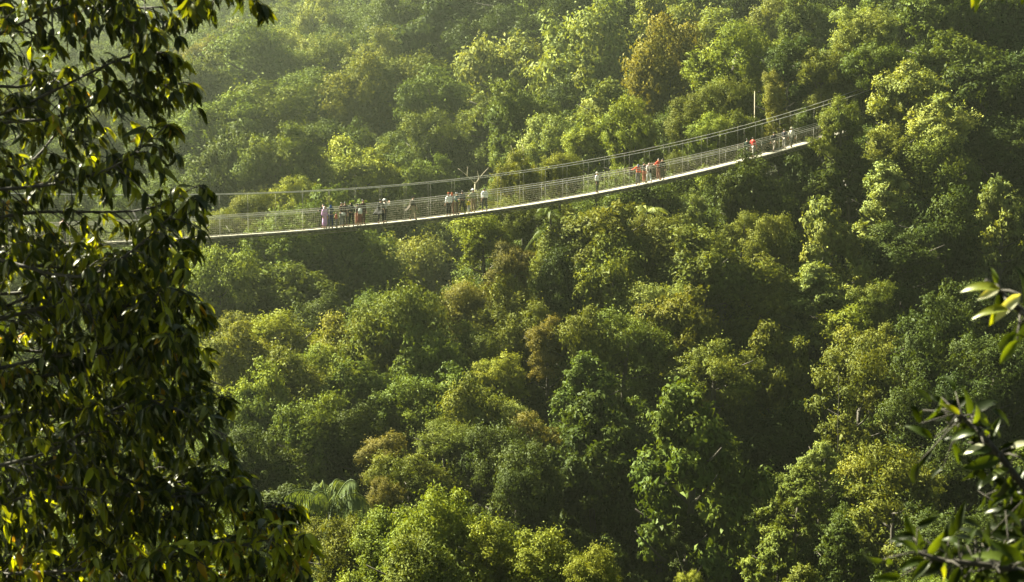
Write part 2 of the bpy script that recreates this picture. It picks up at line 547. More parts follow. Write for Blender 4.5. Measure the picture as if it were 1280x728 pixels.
FOREST = 'forest trees on the valley slopes'
TREES = '''
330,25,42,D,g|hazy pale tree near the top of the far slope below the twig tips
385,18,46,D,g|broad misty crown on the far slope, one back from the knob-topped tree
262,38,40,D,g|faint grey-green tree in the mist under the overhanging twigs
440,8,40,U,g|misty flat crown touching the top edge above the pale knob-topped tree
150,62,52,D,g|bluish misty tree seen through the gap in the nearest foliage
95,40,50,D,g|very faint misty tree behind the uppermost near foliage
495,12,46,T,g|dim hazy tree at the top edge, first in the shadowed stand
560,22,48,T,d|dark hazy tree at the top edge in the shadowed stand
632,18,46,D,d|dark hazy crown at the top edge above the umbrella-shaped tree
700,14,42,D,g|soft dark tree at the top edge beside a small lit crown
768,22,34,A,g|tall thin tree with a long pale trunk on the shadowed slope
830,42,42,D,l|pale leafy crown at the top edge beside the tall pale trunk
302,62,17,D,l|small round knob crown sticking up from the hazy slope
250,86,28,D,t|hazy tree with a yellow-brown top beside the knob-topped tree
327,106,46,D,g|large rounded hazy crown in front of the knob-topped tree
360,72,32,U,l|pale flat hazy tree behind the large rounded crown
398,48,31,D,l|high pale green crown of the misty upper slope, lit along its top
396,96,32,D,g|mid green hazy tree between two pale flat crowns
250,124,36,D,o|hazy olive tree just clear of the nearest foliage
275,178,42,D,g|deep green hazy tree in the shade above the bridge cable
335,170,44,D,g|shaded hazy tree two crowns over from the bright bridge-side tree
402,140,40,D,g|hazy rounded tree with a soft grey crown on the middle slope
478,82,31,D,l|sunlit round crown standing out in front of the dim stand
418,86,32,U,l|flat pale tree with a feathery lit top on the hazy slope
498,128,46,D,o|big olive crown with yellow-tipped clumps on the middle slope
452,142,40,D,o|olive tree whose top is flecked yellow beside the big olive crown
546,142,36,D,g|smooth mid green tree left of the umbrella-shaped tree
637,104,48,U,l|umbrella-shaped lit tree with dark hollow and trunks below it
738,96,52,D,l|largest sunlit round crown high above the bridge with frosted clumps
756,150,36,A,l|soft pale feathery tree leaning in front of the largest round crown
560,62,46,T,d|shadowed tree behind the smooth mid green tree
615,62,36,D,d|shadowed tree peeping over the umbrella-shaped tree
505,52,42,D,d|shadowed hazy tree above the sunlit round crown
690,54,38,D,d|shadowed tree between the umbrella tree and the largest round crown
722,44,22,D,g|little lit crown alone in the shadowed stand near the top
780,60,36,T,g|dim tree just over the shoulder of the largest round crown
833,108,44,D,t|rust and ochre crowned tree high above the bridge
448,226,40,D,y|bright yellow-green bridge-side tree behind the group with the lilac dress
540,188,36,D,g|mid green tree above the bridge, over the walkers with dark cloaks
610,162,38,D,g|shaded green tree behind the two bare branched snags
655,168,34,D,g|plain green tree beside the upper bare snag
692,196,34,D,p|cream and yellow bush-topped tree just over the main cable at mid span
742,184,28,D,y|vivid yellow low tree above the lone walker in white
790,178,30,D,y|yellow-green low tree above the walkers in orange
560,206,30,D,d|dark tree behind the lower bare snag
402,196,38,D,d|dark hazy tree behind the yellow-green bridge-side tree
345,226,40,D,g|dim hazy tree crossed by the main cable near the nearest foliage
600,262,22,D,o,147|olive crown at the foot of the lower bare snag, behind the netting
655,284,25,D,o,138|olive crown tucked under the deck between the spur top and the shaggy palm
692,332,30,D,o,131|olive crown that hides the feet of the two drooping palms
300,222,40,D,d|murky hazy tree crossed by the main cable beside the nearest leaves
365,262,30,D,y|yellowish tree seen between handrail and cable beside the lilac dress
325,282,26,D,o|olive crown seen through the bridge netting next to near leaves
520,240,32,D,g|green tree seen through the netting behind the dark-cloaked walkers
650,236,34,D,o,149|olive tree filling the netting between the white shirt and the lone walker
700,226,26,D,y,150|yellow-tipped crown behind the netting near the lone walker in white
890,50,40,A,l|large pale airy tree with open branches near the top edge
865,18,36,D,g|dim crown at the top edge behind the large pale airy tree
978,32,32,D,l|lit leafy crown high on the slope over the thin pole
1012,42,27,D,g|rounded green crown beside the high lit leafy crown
916,98,42,D,y|bright shaggy yellow-green tree above the bridge, beside the rust one
985,84,31,D,d|dark hollow-looking tree behind the thin pole
1028,96,28,D,o|shaded olive tree over the upper end of the bridge cables
1075,56,31,D,l|tree with a pale sunlit top behind the brilliant cream tree
1094,88,30,U,g|flat-topped green tree tucked behind the brilliant cream tree
972,146,26,K,t|pointed yellow-ochre tree just behind the bridge near its upper end
910,142,27,D,o|olive tree right behind the cables, short of the thin pole
868,166,27,D,o|small round olive tree behind the cables above the walkers in red
893,182,24,D,y|low yellowish tree crossed by the cables at the foot of the rust tree
925,176,22,D,g|small green tree behind the netting near the walker in red
1136,124,40,D,p,150|brilliant cream-tipped tree at the upper landing of the bridge
1050,160,29,D,g,143|shaggy tree that hides the upper end of the bridge deck
1172,166,40,D,p,146|ragged cream-tipped tree down slope from the brilliant one
1108,198,34,D,o,145|olive tree below the hidden end of the bridge deck
1182,40,46,D,g|dim green tree near the top edge under the hanging yellow leaf
1242,48,48,D,d|dark tree near the top corner of the shaded slope
1230,132,52,U,d|broad smooth dark crown on the shaded slope
1250,196,42,D,d|dark tree beneath the broad smooth dark crown
1150,22,38,D,d|dark tree at the top edge over the brilliant cream tree
1112,18,36,D,g|leafy mid green tree at the top edge over the flat-topped one
1052,18,32,D,d|shadowed tree at the top edge above the shaded olive tree
1200,96,40,D,g|shaded green tree between brilliant cream and broad dark crowns
1270,110,36,D,d|dark crown cut by the frame beside the broad smooth one
940,10,36,D,d|dark crown at the top edge between two pale leafy trees
1000,246,32,D,d,147|dark tree in the shade right under the upper deck
940,252,34,D,d|dark tree under the deck below the walker in red
1060,226,36,T,d,143|dark tiered tree under the hidden end of the deck
1175,232,36,D,g|shaded tree beneath the ragged cream-tipped one
1103,272,42,K,p|cone-shaped cream-flecked tree on the shaded slope
1040,330,40,T,l|leafy tree with drooping rosettes, lit on its crest
1020,388,40,T,l|drooping rosette tree directly below another like it
885,348,46,D,o|big leathery crown with glinting leaves, middle of the slope
956,368,32,D,o|glinting crown with a rounded shoulder beside the big leathery one
930,298,24,D,o|small olive crown standing over the big leathery one
962,314,29,D,o|brownish olive tree between the small crown and the rosette trees
1130,330,42,D,g|smooth green tree in the shade below the cone-shaped tree
1182,302,46,D,d|deep green tree on the shaded slope above the white-lit leaf
1252,300,36,T,l|fresh green tree in the shade near the edge of the frame
1062,424,32,D,y|yellow-green climber-topped tree above the vine-draped column
1092,454,38,D,o|tangled creeper-covered tree beside the vine-draped column
1082,394,26,D,o|small rounded olive tree over the climber-topped one
1170,436,46,D,g|ragged green tree near the hanging near leaves
1232,402,40,D,d|dark tree behind the white-lit near leaf
893,474,48,U,o|round olive mound of a crown, brushy, on the dark lower slope
962,474,36,T,o|dull olive layered tree beside the palm on the lower slope
845,424,36,D,o|olive crown at the edge of the big leathery tree
870,262,18,A,l|small bright tuft on the dark slope below the walkers in red
845,312,30,D,o|ragged olive tree standing below the bright arching palm
432,340,56,D,g|big dim tree on the far bank under the lilac-dress group
505,364,40,D,l|sunlit crown at the mouth of the dark ravine
542,326,34,D,l|pale crown rising over the dark ravine
606,312,36,D,y,138|sunny yellow-olive crown on the spur just under the bridge
642,336,32,D,r,134|brown-olive tree on the spur beside the sunny yellow one
624,278,24,D,o,141|olive crown touching the underside of the deck at the spur
745,318,50,D,o|broad tangled olive crown below the bridge between the two palms
806,318,36,D,o,132|olive crown draped toward the bright arching palm
772,376,52,D,o|wide dull olive crown under the tangled one
590,404,32,D,r|reddish-topped crown in the middle of the spur
640,402,34,D,o|fine-leaved olive crown beside the reddish-topped one
684,432,30,D,r,114|brown-tinged crown on the spur near drooping fronds
500,452,50,D,g|large green crown below the dark ravine
542,474,36,D,g|green tree tucked between the spur and the large green crown
470,416,30,D,g|small green tree at the foot of the dim ravine bank
600,452,32,D,o|olive knobbly crown low on the spur
650,440,34,D,o|knobbly crown beside the low knobbly olive one
440,458,38,D,o|olive lit crown beside the large green crown
624,476,26,D,y|small yellow-olive knob low on the spur
730,462,40,D,o|dull crown between the spur and the layered lit tree
785,446,36,D,g|lighter ragged crown over the layered lit tree
822,404,34,D,l|pale-tipped crown under the wide dull olive one
700,372,34,D,d|dark hollow crown beside drooping fronds on the spur
520,524,40,D,g|green crown with leaning top above the rusty tree
562,516,34,D,g|leafy green crown beside the one with a leaning top
458,512,44,D,g|smooth green crown in the lower valley above the spiky palm
592,542,40,D,o|reddish-olive crown low in the valley
556,562,30,D,g|deep green crown behind the rusty tree
640,536,26,U,l|small flat lit crown beside a brown one low in the valley
668,562,32,D,r|dark rust-brown crown in the lower valley shade
740,508,44,T,g|layered tree with flat lit sprays above the dark hollow
622,594,36,D,d|dark green crown behind the yellow near canopy
650,624,40,D,d|dark low crown over the yellow near canopy
740,592,44,T,d|shaded layered tree beside the black hollow
480,578,26,D,r|small rusty orange tree beside the spiky palm
512,606,36,U,o|spreading olive tree under the rusty orange one
484,628,20,D,r|little rusty bush-like tree at the edge of the yellow near canopy
428,716,52,N,o,62|olive near canopy just under the spiky palm, beside the nearest leaves
486,698,54,N,y,58|bright yellow-green near canopy behind the little rusty bush-like tree
552,694,54,N,y,56|bright near canopy with small glinting leaves, highest of the lit clump below
612,708,50,N,y,55|bright near canopy sloping down toward the black hollow
520,742,60,N,o,50|olive near canopy cut by the bottom edge below the bright clump
678,728,46,N,y,54|pale glinting near canopy running down into the black hollow
738,744,40,N,y,53|lowest tip of pale glinting leaves at the bottom edge
862,738,18,N,y,52|tiny tuft of pale leaves poking up at the bottom edge in the hollow
868,602,84,T,g,90|big rosette-leaved tree standing against the black hollow
984,496,32,T,o|olive tree with small lit sprays by the vine-draped column
980,560,38,D,d|very dark crown behind the big rosette-leaved tree
998,632,40,T,g,93|dark tree with lit sprays beside the big rosette-leaved one
1024,590,28,T,l,95|sprays of lit leaves hanging beside the vine-draped column
1072,520,40,C,o|tall vine-draped column of a tree on the shaded slope
1118,650,46,C,o|vine-smothered dome lit along one edge, low on the slope
1152,552,44,D,d|dark creeper-hung tree above the vine-smothered dome
1196,610,46,D,d|fine-leaved tree behind the near twig of lit leaves
1204,538,42,D,d|dark tree behind the tip of the near twig
970,718,34,T,g,80|lit rounded crown at the bottom edge under the big rosette tree
1050,722,38,T,d|dark leafy crown at the bottom edge beside the vine-smothered dome
1184,700,50,D,d|shadowed tree low on the slope behind the lowest near leaves
1244,480,42,D,d|dark crown between the two sprays of near leaves
1162,486,40,D,d|shaded green crown next to the tangled creeper-covered tree
824,648,40,T,d|almost black layered crown left of the big rosette tree
866,690,36,T,d,89|dark leafy crown directly under the big rosette tree
925,700,44,D,d|dim crown at the foot of the big rosette tree
290,300,30,D,o|hazy tree just under the deck beside the near leaves
342,320,38,D,g|hazy green tree under the deck over the arching far-bank palm
392,314,36,D,g|hazy green tree under the deck below the lilac dress
362,376,46,D,g|rounded tree with lit clumps beside the far-bank palm
276,378,36,D,y|yellowish tree touching the near leaves on the far bank
300,424,36,A,o|open olive tree with dark forked limbs beside the near leaves
362,442,44,D,y|sunlit yellow-green dome on the far bank
300,474,44,D,o|tall olive tree beside the near leaves, below the open one
400,412,32,D,d|dark crown above the sunlit yellow-green dome
402,492,38,D,y|pale yellow-topped crown below the sunlit dome
332,520,38,D,y|sunlit crown with bright tufts above the spiky palm
308,544,36,D,g|dense green crown close to the near leaves
370,508,38,D,o|olive crown between two sunlit crowns in the lower valley
332,596,42,D,d|dark crown behind the lowest near leaves
380,556,34,D,g|bluish green crown right above the spiky palm
440,560,32,D,d|dark crown right beside the spiky palm's tall frond
350,650,40,D,d|shaded crown under the spiky palm beside near leaves
'''
for row in TREES.strip().splitlines():
    spec, label = row.split('|')
    px, py, r, sh, tone, *over = spec.split(',')
    px, py, r = float(px), float(py), float(r)
    if px > 1000 and py > 280 and tone == 'g': tone = 'd'     # shade of this slope put into the leaf colour
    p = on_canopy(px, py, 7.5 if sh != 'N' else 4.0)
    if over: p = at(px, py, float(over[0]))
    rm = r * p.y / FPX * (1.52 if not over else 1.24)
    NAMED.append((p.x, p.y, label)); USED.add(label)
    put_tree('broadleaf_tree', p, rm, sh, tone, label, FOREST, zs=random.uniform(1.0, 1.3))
N_HAND = len(placed)

# trees that fill the gaps between the ones one can single out
FILL = {0: 'dark green hazy tree filling a gap high on the far slope',
        1: 'dark green tree half hidden among taller crowns around the bridge',
        2: 'dark green tree half hidden among taller crowns in the lower valley'}
def gap_label(x, y, sh, tone):
    """says which singled-out tree a gap tree stands beside, behind or in front of"""
    look = {'d': 'dark green', 'g': 'mid green', 'o': 'olive green'}[tone] + (' layered' if sh == 'T' else '')
    for dx, dy, other in sorted(((nx - x, ny - y, lb) for nx, ny, lb in NAMED), key=lambda q: q[0] ** 2 + q[1] ** 2)[:24]:
        rel = 'behind' if dy < -abs(dx) * .7 else 'in front of' if dy > abs(dx) * .7 else 'beside'
        ws = other.split()
        cut = next((k for k, w in enumerate(ws) if k > 3 and (w in ('in', 'on', 'with', 'beside', 'behind', 'below', 'above', 'over', 'under', 'near', 'high', 'just', 'seen', 'tucked', 'standing', 'and', 'whose', 'that', 'at', 'by', 'between', 'right', 'left', 'low', 'from', 'right', 'touching', 'crossed', 'filling', 'down', 'two', 'cut'))), len(ws))
        core = ' '.join(ws[:min(cut, 10)]).rstrip(',')
        if sum(o[2].startswith(core) for o in NAMED) > 1: core = ' '.join(ws[:10]).rstrip(',')
        lb = f'{look} gap tree {rel} the {core}'
        if lb not in USED and len(lb.split()) <= 16:
            USED.add(lb)
            return lb
    return FILL[0 if y > 200 else 1 if y > 130 else 2]


cand = []
y = 62.0
while y < 760:
    sp = .030 * y + .6
    x = -.36 * y
    while x < .36 * y:
        cand.append((x + random.uniform(-.35, .35) * sp, y + random.uniform(-.3, .3) * sp))
        x += sp
    y += sp * (1.1 if y < 240 else 1.5)
random.shuffle(cand)
n_fill = 0
for x, y in cand:
    r = y * random.uniform(.020, .028)
    P = np.array(placed)
    if (np.hypot(P[:, 0] - x, P[:, 1] - y) < (P[:, 2] + r) * .95).any() or n_fill > 140:
        continue
    if y < 100 and .05 * y < x < .15 * y: continue         # the dark hollow low in the valley stays open
    gz = ground1(x, y)
    z = gz + random.uniform(2.6, 4.6)
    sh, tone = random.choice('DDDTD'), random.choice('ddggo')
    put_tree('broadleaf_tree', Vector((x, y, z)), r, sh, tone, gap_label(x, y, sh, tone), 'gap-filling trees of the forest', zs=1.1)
    n_fill += 1
print('hand trees', N_HAND, 'fillers', n_fill)

# undergrowth: nobody could count it
shrub_me = crown_mesh('shrub', 'D', 8000, .075, 999)
shrub_me.materials.append(M_LEAF)
shrub_o = bpy.data.objects.new('shrub_source', shrub_me)
shrub_o.color = (.06, .085, .016, 1)
pts = []
for _ in range(8000):
    yy = 30 + 700 * random.random() ** 2.2
    xx = random.uniform(-.37, .37) * yy
    pts.append((xx, yy))
far_from = len(pts)
for _ in range(3000):                                    # the far slope carries bigger bushes
    yy = random.uniform(330, 760)
    pts.append((random.uniform(-.38, .2) * yy, yy))
pa = np.array(pts)
pz = ground(pa[:, 0], pa[:, 1])
ug_me = bpy.data.meshes.new('undergrowth')
sizes = [b * (random.uniform(.010, .019) if i < far_from else random.uniform(.012, .022)) + random.uniform(.2, .9) for i, (a, b) in enumerate(pts)]
ug_me.from_pydata([(a, b, c + s * random.uniform(.2, .9)) for (a, b), c, s in zip(pts, pz, sizes)], [], [])
ug_me.attributes.new('size', 'FLOAT', 'POINT').data.foreach_set('value', sizes)
ug = link('undergrowth', ug_me)
ug.color = (.06, .085, .016, 1)
tag(ug, 'dark undergrowth covering the ground between the tree trunks', 'undergrowth', kind='stuff')
gn = bpy.data.node_groups.new('undergrowth', 'GeometryNodeTree')
gn.interface.new_socket('Geometry', in_out='INPUT', socket_type='NodeSocketGeometry')
gn.interface.new_socket('Geometry', in_out='OUTPUT', socket_type='NodeSocketGeometry')
gi, go = gn.nodes.new('NodeGroupInput'), gn.nodes.new('NodeGroupOutput')
iop = gn.nodes.new('GeometryNodeInstanceOnPoints')
m2p = gn.nodes.new('GeometryNodeMeshToPoints')
oinf = gn.nodes.new('GeometryNodeObjectInfo'); oinf.inputs['Object'].default_value = shrub_o
rv = gn.nodes.new('FunctionNodeRandomValue'); rv.data_type = 'FLOAT_VECTOR'
rv.inputs[0].default_value = (0, 0, 0); rv.inputs[1].default_value = (.2, .2, 6.28)
rs = gn.nodes.new('GeometryNodeInputNamedAttribute'); rs.data_type = 'FLOAT'; rs.inputs['Name'].default_value = 'size'
gn.links.new(gi.outputs[0], m2p.inputs[0])
gn.links.new(m2p.outputs[0], iop.inputs['Points'])
gn.links.new(oinf.outputs['Geometry'], iop.inputs['Instance'])
gn.links.new(rv.outputs[0], iop.inputs['Rotation'])
gn.links.new(rs.outputs['Attribute'], iop.inputs['Scale'])
gn.links.new(iop.outputs[0], go.inputs[0])
ug.modifiers.new('undergrowth', 'NODES').node_group = gn

# ------------------------------------------------------------------ the suspension bridge
BP, BD = np.array([-22.2, 114.0]), np.array([0.806, 0.592]); BD = BD / np.linalg.norm(BD)
BN = np.array([-BD[1], BD[0]])                         # horizontal, across the deck, away from the camera
HALF_W = 0.85


def station(px):
    """distance along the bridge where its middle line crosses the plane through the pixel column"""
    k = (px - 640.0) / FPX
    # X = k * (forward depth); forward depth is within half a percent of Y here
    return (k * BP[1] - BP[0]) / (BD[0] - k * BD[1])


def fit(rows, deg):
    s, z = [], []
    for px, py in rows:
        t = station(px)
        s.append(t); z.append(at(px, py, BP[1] + t * BD[1]).z)
    return np.polynomial.Polynomial.fit(s, z, deg)


f_deck = fit([(60, 306), (198, 301.5), (250, 297.5), (300, 293.5), (410, 284.5), (490, 277), (575, 269), (640, 261), (746, 241), (825, 224.5), (900, 207), (985, 185), (1020, 175.5), (1085, 153), (1150, 131)], 5)
f_cable = fit([(60, 243), (198, 243.5), (300, 242), (440, 237), (520, 230.5), (640, 216), (720, 204), (795, 190), (870, 174), (900, 166.5), (960, 151.5), (1020, 131.5), (1085, 109), (1150, 84)], 5)
f_rail = fit([(60, 279), (198, 274.5), (300, 268.5), (410, 260), (490, 252.5), (575, 244.5), (640, 235.5), (746, 217.5), (870, 194.5), (900, 187.5), (960, 173.5), (1020, 156.5), (1085, 134), (1150, 111)], 5)
S0, S1 = station(-160), station(1104)


def bpt(s, z, lat=0.0):
    return np.array([BP[0] + BD[0] * s + BN[0] * lat, BP[1] + BD[1] * s + BN[1] * lat, z])


root_s = (S0 + S1) / 2
ro = bpt(root_s, f_deck(root_s))
bridge = empty('suspension_bridge', ro, 'long hanging footbridge with pale deck, cables and netting, swung across the forest valley', 'footbridge')


def bpart(name, geo, mat, smooth=False):
    for i in range(len(geo.v)): geo.v[i] = geo.v[i] - ro
    return link(name, geo.mesh(name, smooth), mat, bridge)


ss = np.arange(S0, S1, 0.9)
for lat in (-HALF_W, HALF_W):
    G = Geo(); G.tube([bpt(s, f_cable(s), lat * 1.02) for s in ss], .030, 6); bpart('main_cable', G, M_CABLE, True)
    for dz in (0.0, -.16):
        G = Geo(); G.tube([bpt(s, f_rail(s) + dz, lat * 1.0) for s in ss], 0.024, 6); bpart('handrail_cable', G, M_CABLE, True)
    G = Geo()
    for a, b in zip(ss[:-1], ss[1:]):
        p, q = bpt(a, f_deck(a) + .045, lat), bpt(b, f_deck(b) + .045, lat)
        X = (q - p) / np.linalg.norm(q - p); Y = np.array([*BN, 0]); Z = np.cross(X, Y)
        G.box((p + q) / 2, np.linalg.norm(q - p) - .02, .07, .055, X, Y, Z)
    bpart('kerb_rail', G, M_PLANK)
    G = Geo(); G.tube([bpt(s, f_deck(s) - .27, lat * .98) for s in ss], .04, 6); bpart('deck_cable', G, M_BEAM, True)
    # netting between deck and handrail
    G = Geo()
    tt = np.arange(S0, S1, .16)
    for s in tt:
        a, b = bpt(s, f_deck(s) + .08, lat), bpt(s + .02, f_rail(s) - .02, lat)
        G.tube([a, b], .0020 if lat < 0 else .0036, 3)
    for k in range(1, 9):
        G.tube([bpt(s, f_deck(s) + .08 + (f_rail(s) - f_deck(s) - .1) * k / 9, lat) for s in ss], .0020 if lat < 0 else .0034, 3)
    net = bpart('side_net', G, M_NET)
    net['kind'] = 'stuff'
    # hangers and net posts
    for i, s in enumerate(np.arange(S0 + 1.0, S1, 2.25)):
        s = s + (.9 if lat > 0 else 0)
        G = Geo(); G.tube([bpt(s, f_rail(s), lat), bpt(s, f_cable(s), lat * 1.02)], .006, 5); bpart('hanger', G, M_HANGER)
        G = Geo(); G.tube([bpt(s, f_deck(s) - .1, lat), bpt(s, f_rail(s) + .02, lat)], .010, 5); bpart('net_post', G, M_CABLE)
# deck boards, joined: far too many and too thin to pick apart
G = Geo()
for s in np.arange(S0, S1, .16):
    sl = f_deck(s + .05) - f_deck(s - .05)
    X = np.array([*BD, sl / .1]); X /= np.linalg.norm(X); Y = np.array([*BN, 0]); Z = np.cross(X, Y)
    G.box(bpt(s, f_deck(s) - .02 + random.uniform(-.006, .006)), .145, 1.62 + random.uniform(-.03, .03), .035, X, Y, Z)
deck = bpart('deck_boards', G, M_PLANK); deck['kind'] = 'stuff'
beam_me = None
for i, s in enumerate(np.arange(S0 + .2, S1, .46)):
    if beam_me is None:
        g = Geo(); g.box((0, 0, 0), .12, 2.02, .13); beam_me = g.mesh('cross_beam'); beam_me.materials.append(M_BEAM)
    o = link('cross_beam', beam_me, None, bridge)
    o.location = Vector(bpt(s, f_deck(s) - .125) - ro)
    o.rotation_euler = (0, -math.atan(f_deck(s + .5) - f_deck(s - .5)), math.atan2(BD[1], BD[0]))

# the portal the cables come down to at the upper landing
ps = S1 - .3
for lat in (-HALF_W, HALF_W):
    q = bpt(ps, 0, lat * 1.05)
    G = Geo(); G.box((q[0], q[1], (f_cable(ps) + .25 + f_deck(ps) - 2.5) / 2), .30, .30, f_cable(ps) + .25 - f_deck(ps) + 2.5, (*BD, 0), (*BN, 0)); bpart('portal_post', G, M_BEAM)
G = Geo(); G.box(bpt(ps, f_cable(ps) + .10, 0), .22, 2 * HALF_W * 1.05 - .31, .24, (*BD, 0), (*BN, 0)); bpart('portal_bar', G, M_BEAM)

# ------------------------------------------------------------------ people
def skin_mesh(name, nodes, edges, root=0, sub=1):
    """one continuous skin grown over a skeleton; nodes = (x, y, z, radius x, radius y)"""
    me = bpy.data.meshes.new(name + '_bones')
    me.from_pydata([n_[:3] for n_ in nodes], edges, [])
    bm = bmesh.new(); bm.from_mesh(me)
    lay = bm.verts.layers.skin.verify()
    bm.verts.ensure_lookup_table()
    for v, n_ in zip(bm.verts, nodes):
        v[lay].radius = (n_[3], n_[4] if len(n_) > 4 else n_[3])
    bm.verts[root][lay].use_root = True
    bm.to_mesh(me); bm.free()
    o = bpy.data.objects.new('tmp', me); COL.objects.link(o)
    md = o.modifiers.new('skin', 'SKIN'); md.use_smooth_shade = True
    sb = o.modifiers.new('sub', 'SUBSURF'); sb.levels = sub; sb.render_levels = sub
    dg = bpy.context.evaluated_depsgraph_get(); dg.update()
    res = bpy.data.meshes.new_from_object(o.evaluated_get(dg))
    res.name = name
    bpy.data.objects.remove(o); bpy.data.meshes.remove(me)
    return res


def skeleton(pose):
    """joints of a 1.7 m adult facing -Y"""
    J = {'pelvis': (0, 0, .95), 'waist': (0, 0, 1.08), 'chest': (0, -.01, 1.29), 'collar': (0, 0, 1.43), 'neck': (0, -.005, 1.50),
         'jaw': (0, -.025, 1.565), 'skull': (0, .0, 1.635), 'nose': (0, -.108, 1.575)}
    for s, side in ((-1, 'r'), (1, 'l')):
        J['sh' + side] = (.18 * s, 0, 1.395)
        J['hip' + side] = (.09 * s, 0, .90)
        if pose == 'rail':            # both hands forward on the handrail
            J['el' + side] = (.26 * s, -.14, 1.17); J['wr' + side] = (.19 * s, -.36, 1.20)
            fwd = Vector((-.1 * s, -.9, .1))
        elif pose == 'photo':         # hands raised in front of the face
            J['el' + side] = (.24 * s, -.20, 1.24); J['wr' + side] = (.09 * s, -.36, 1.45)
            fwd = Vector((-.3 * s, -.3, .9))
        elif pose == 'reach' and s > 0:
            J['el' + side] = (.36 * s, -.10, 1.25); J['wr' + side] = (.58 * s, -.20, 1.20)
            fwd = Vector((.8, -.5, .1))
        else:
            sw = .16 * s if pose == 'walk' else -.02
            J['el' + side] = (.235 * s, .03 + sw * .4, 1.13); J['wr' + side] = (.25 * s, -.05 + sw, .895)
            fwd = Vector((0, -.15, -1))
        J['fw' + side] = tuple(fwd.normalized())
        if pose == 'walk':
            st = .24 * s
            J['kn' + side] = (.10 * s, -.05 - st * .55, .51); J['an' + side] = (.10 * s, .05 - st, .09 if s > 0 else .13); J['to' + side] = (.11 * s, -.10 - st, .035)
        else:
            sp = .16 if pose == 'wide' else .105
            J['kn' + side] = (sp * s * .95, -.025, .50); J['an' + side] = (sp * 1.08 * s, .03, .09); J['to' + side] = (sp * 1.2 * s, -.11, .035)
    return J


def limb(J, names, rads, nodes, edges, start=None):
    prev = start
    for nm, r in zip(names, rads):
        nodes.append((*J[nm], *(r if isinstance(r, tuple) else (r, r))))
        if prev is not None: edges.append((prev, len(nodes) - 1))
        prev = len(nodes) - 1
    return prev


BODY = {}


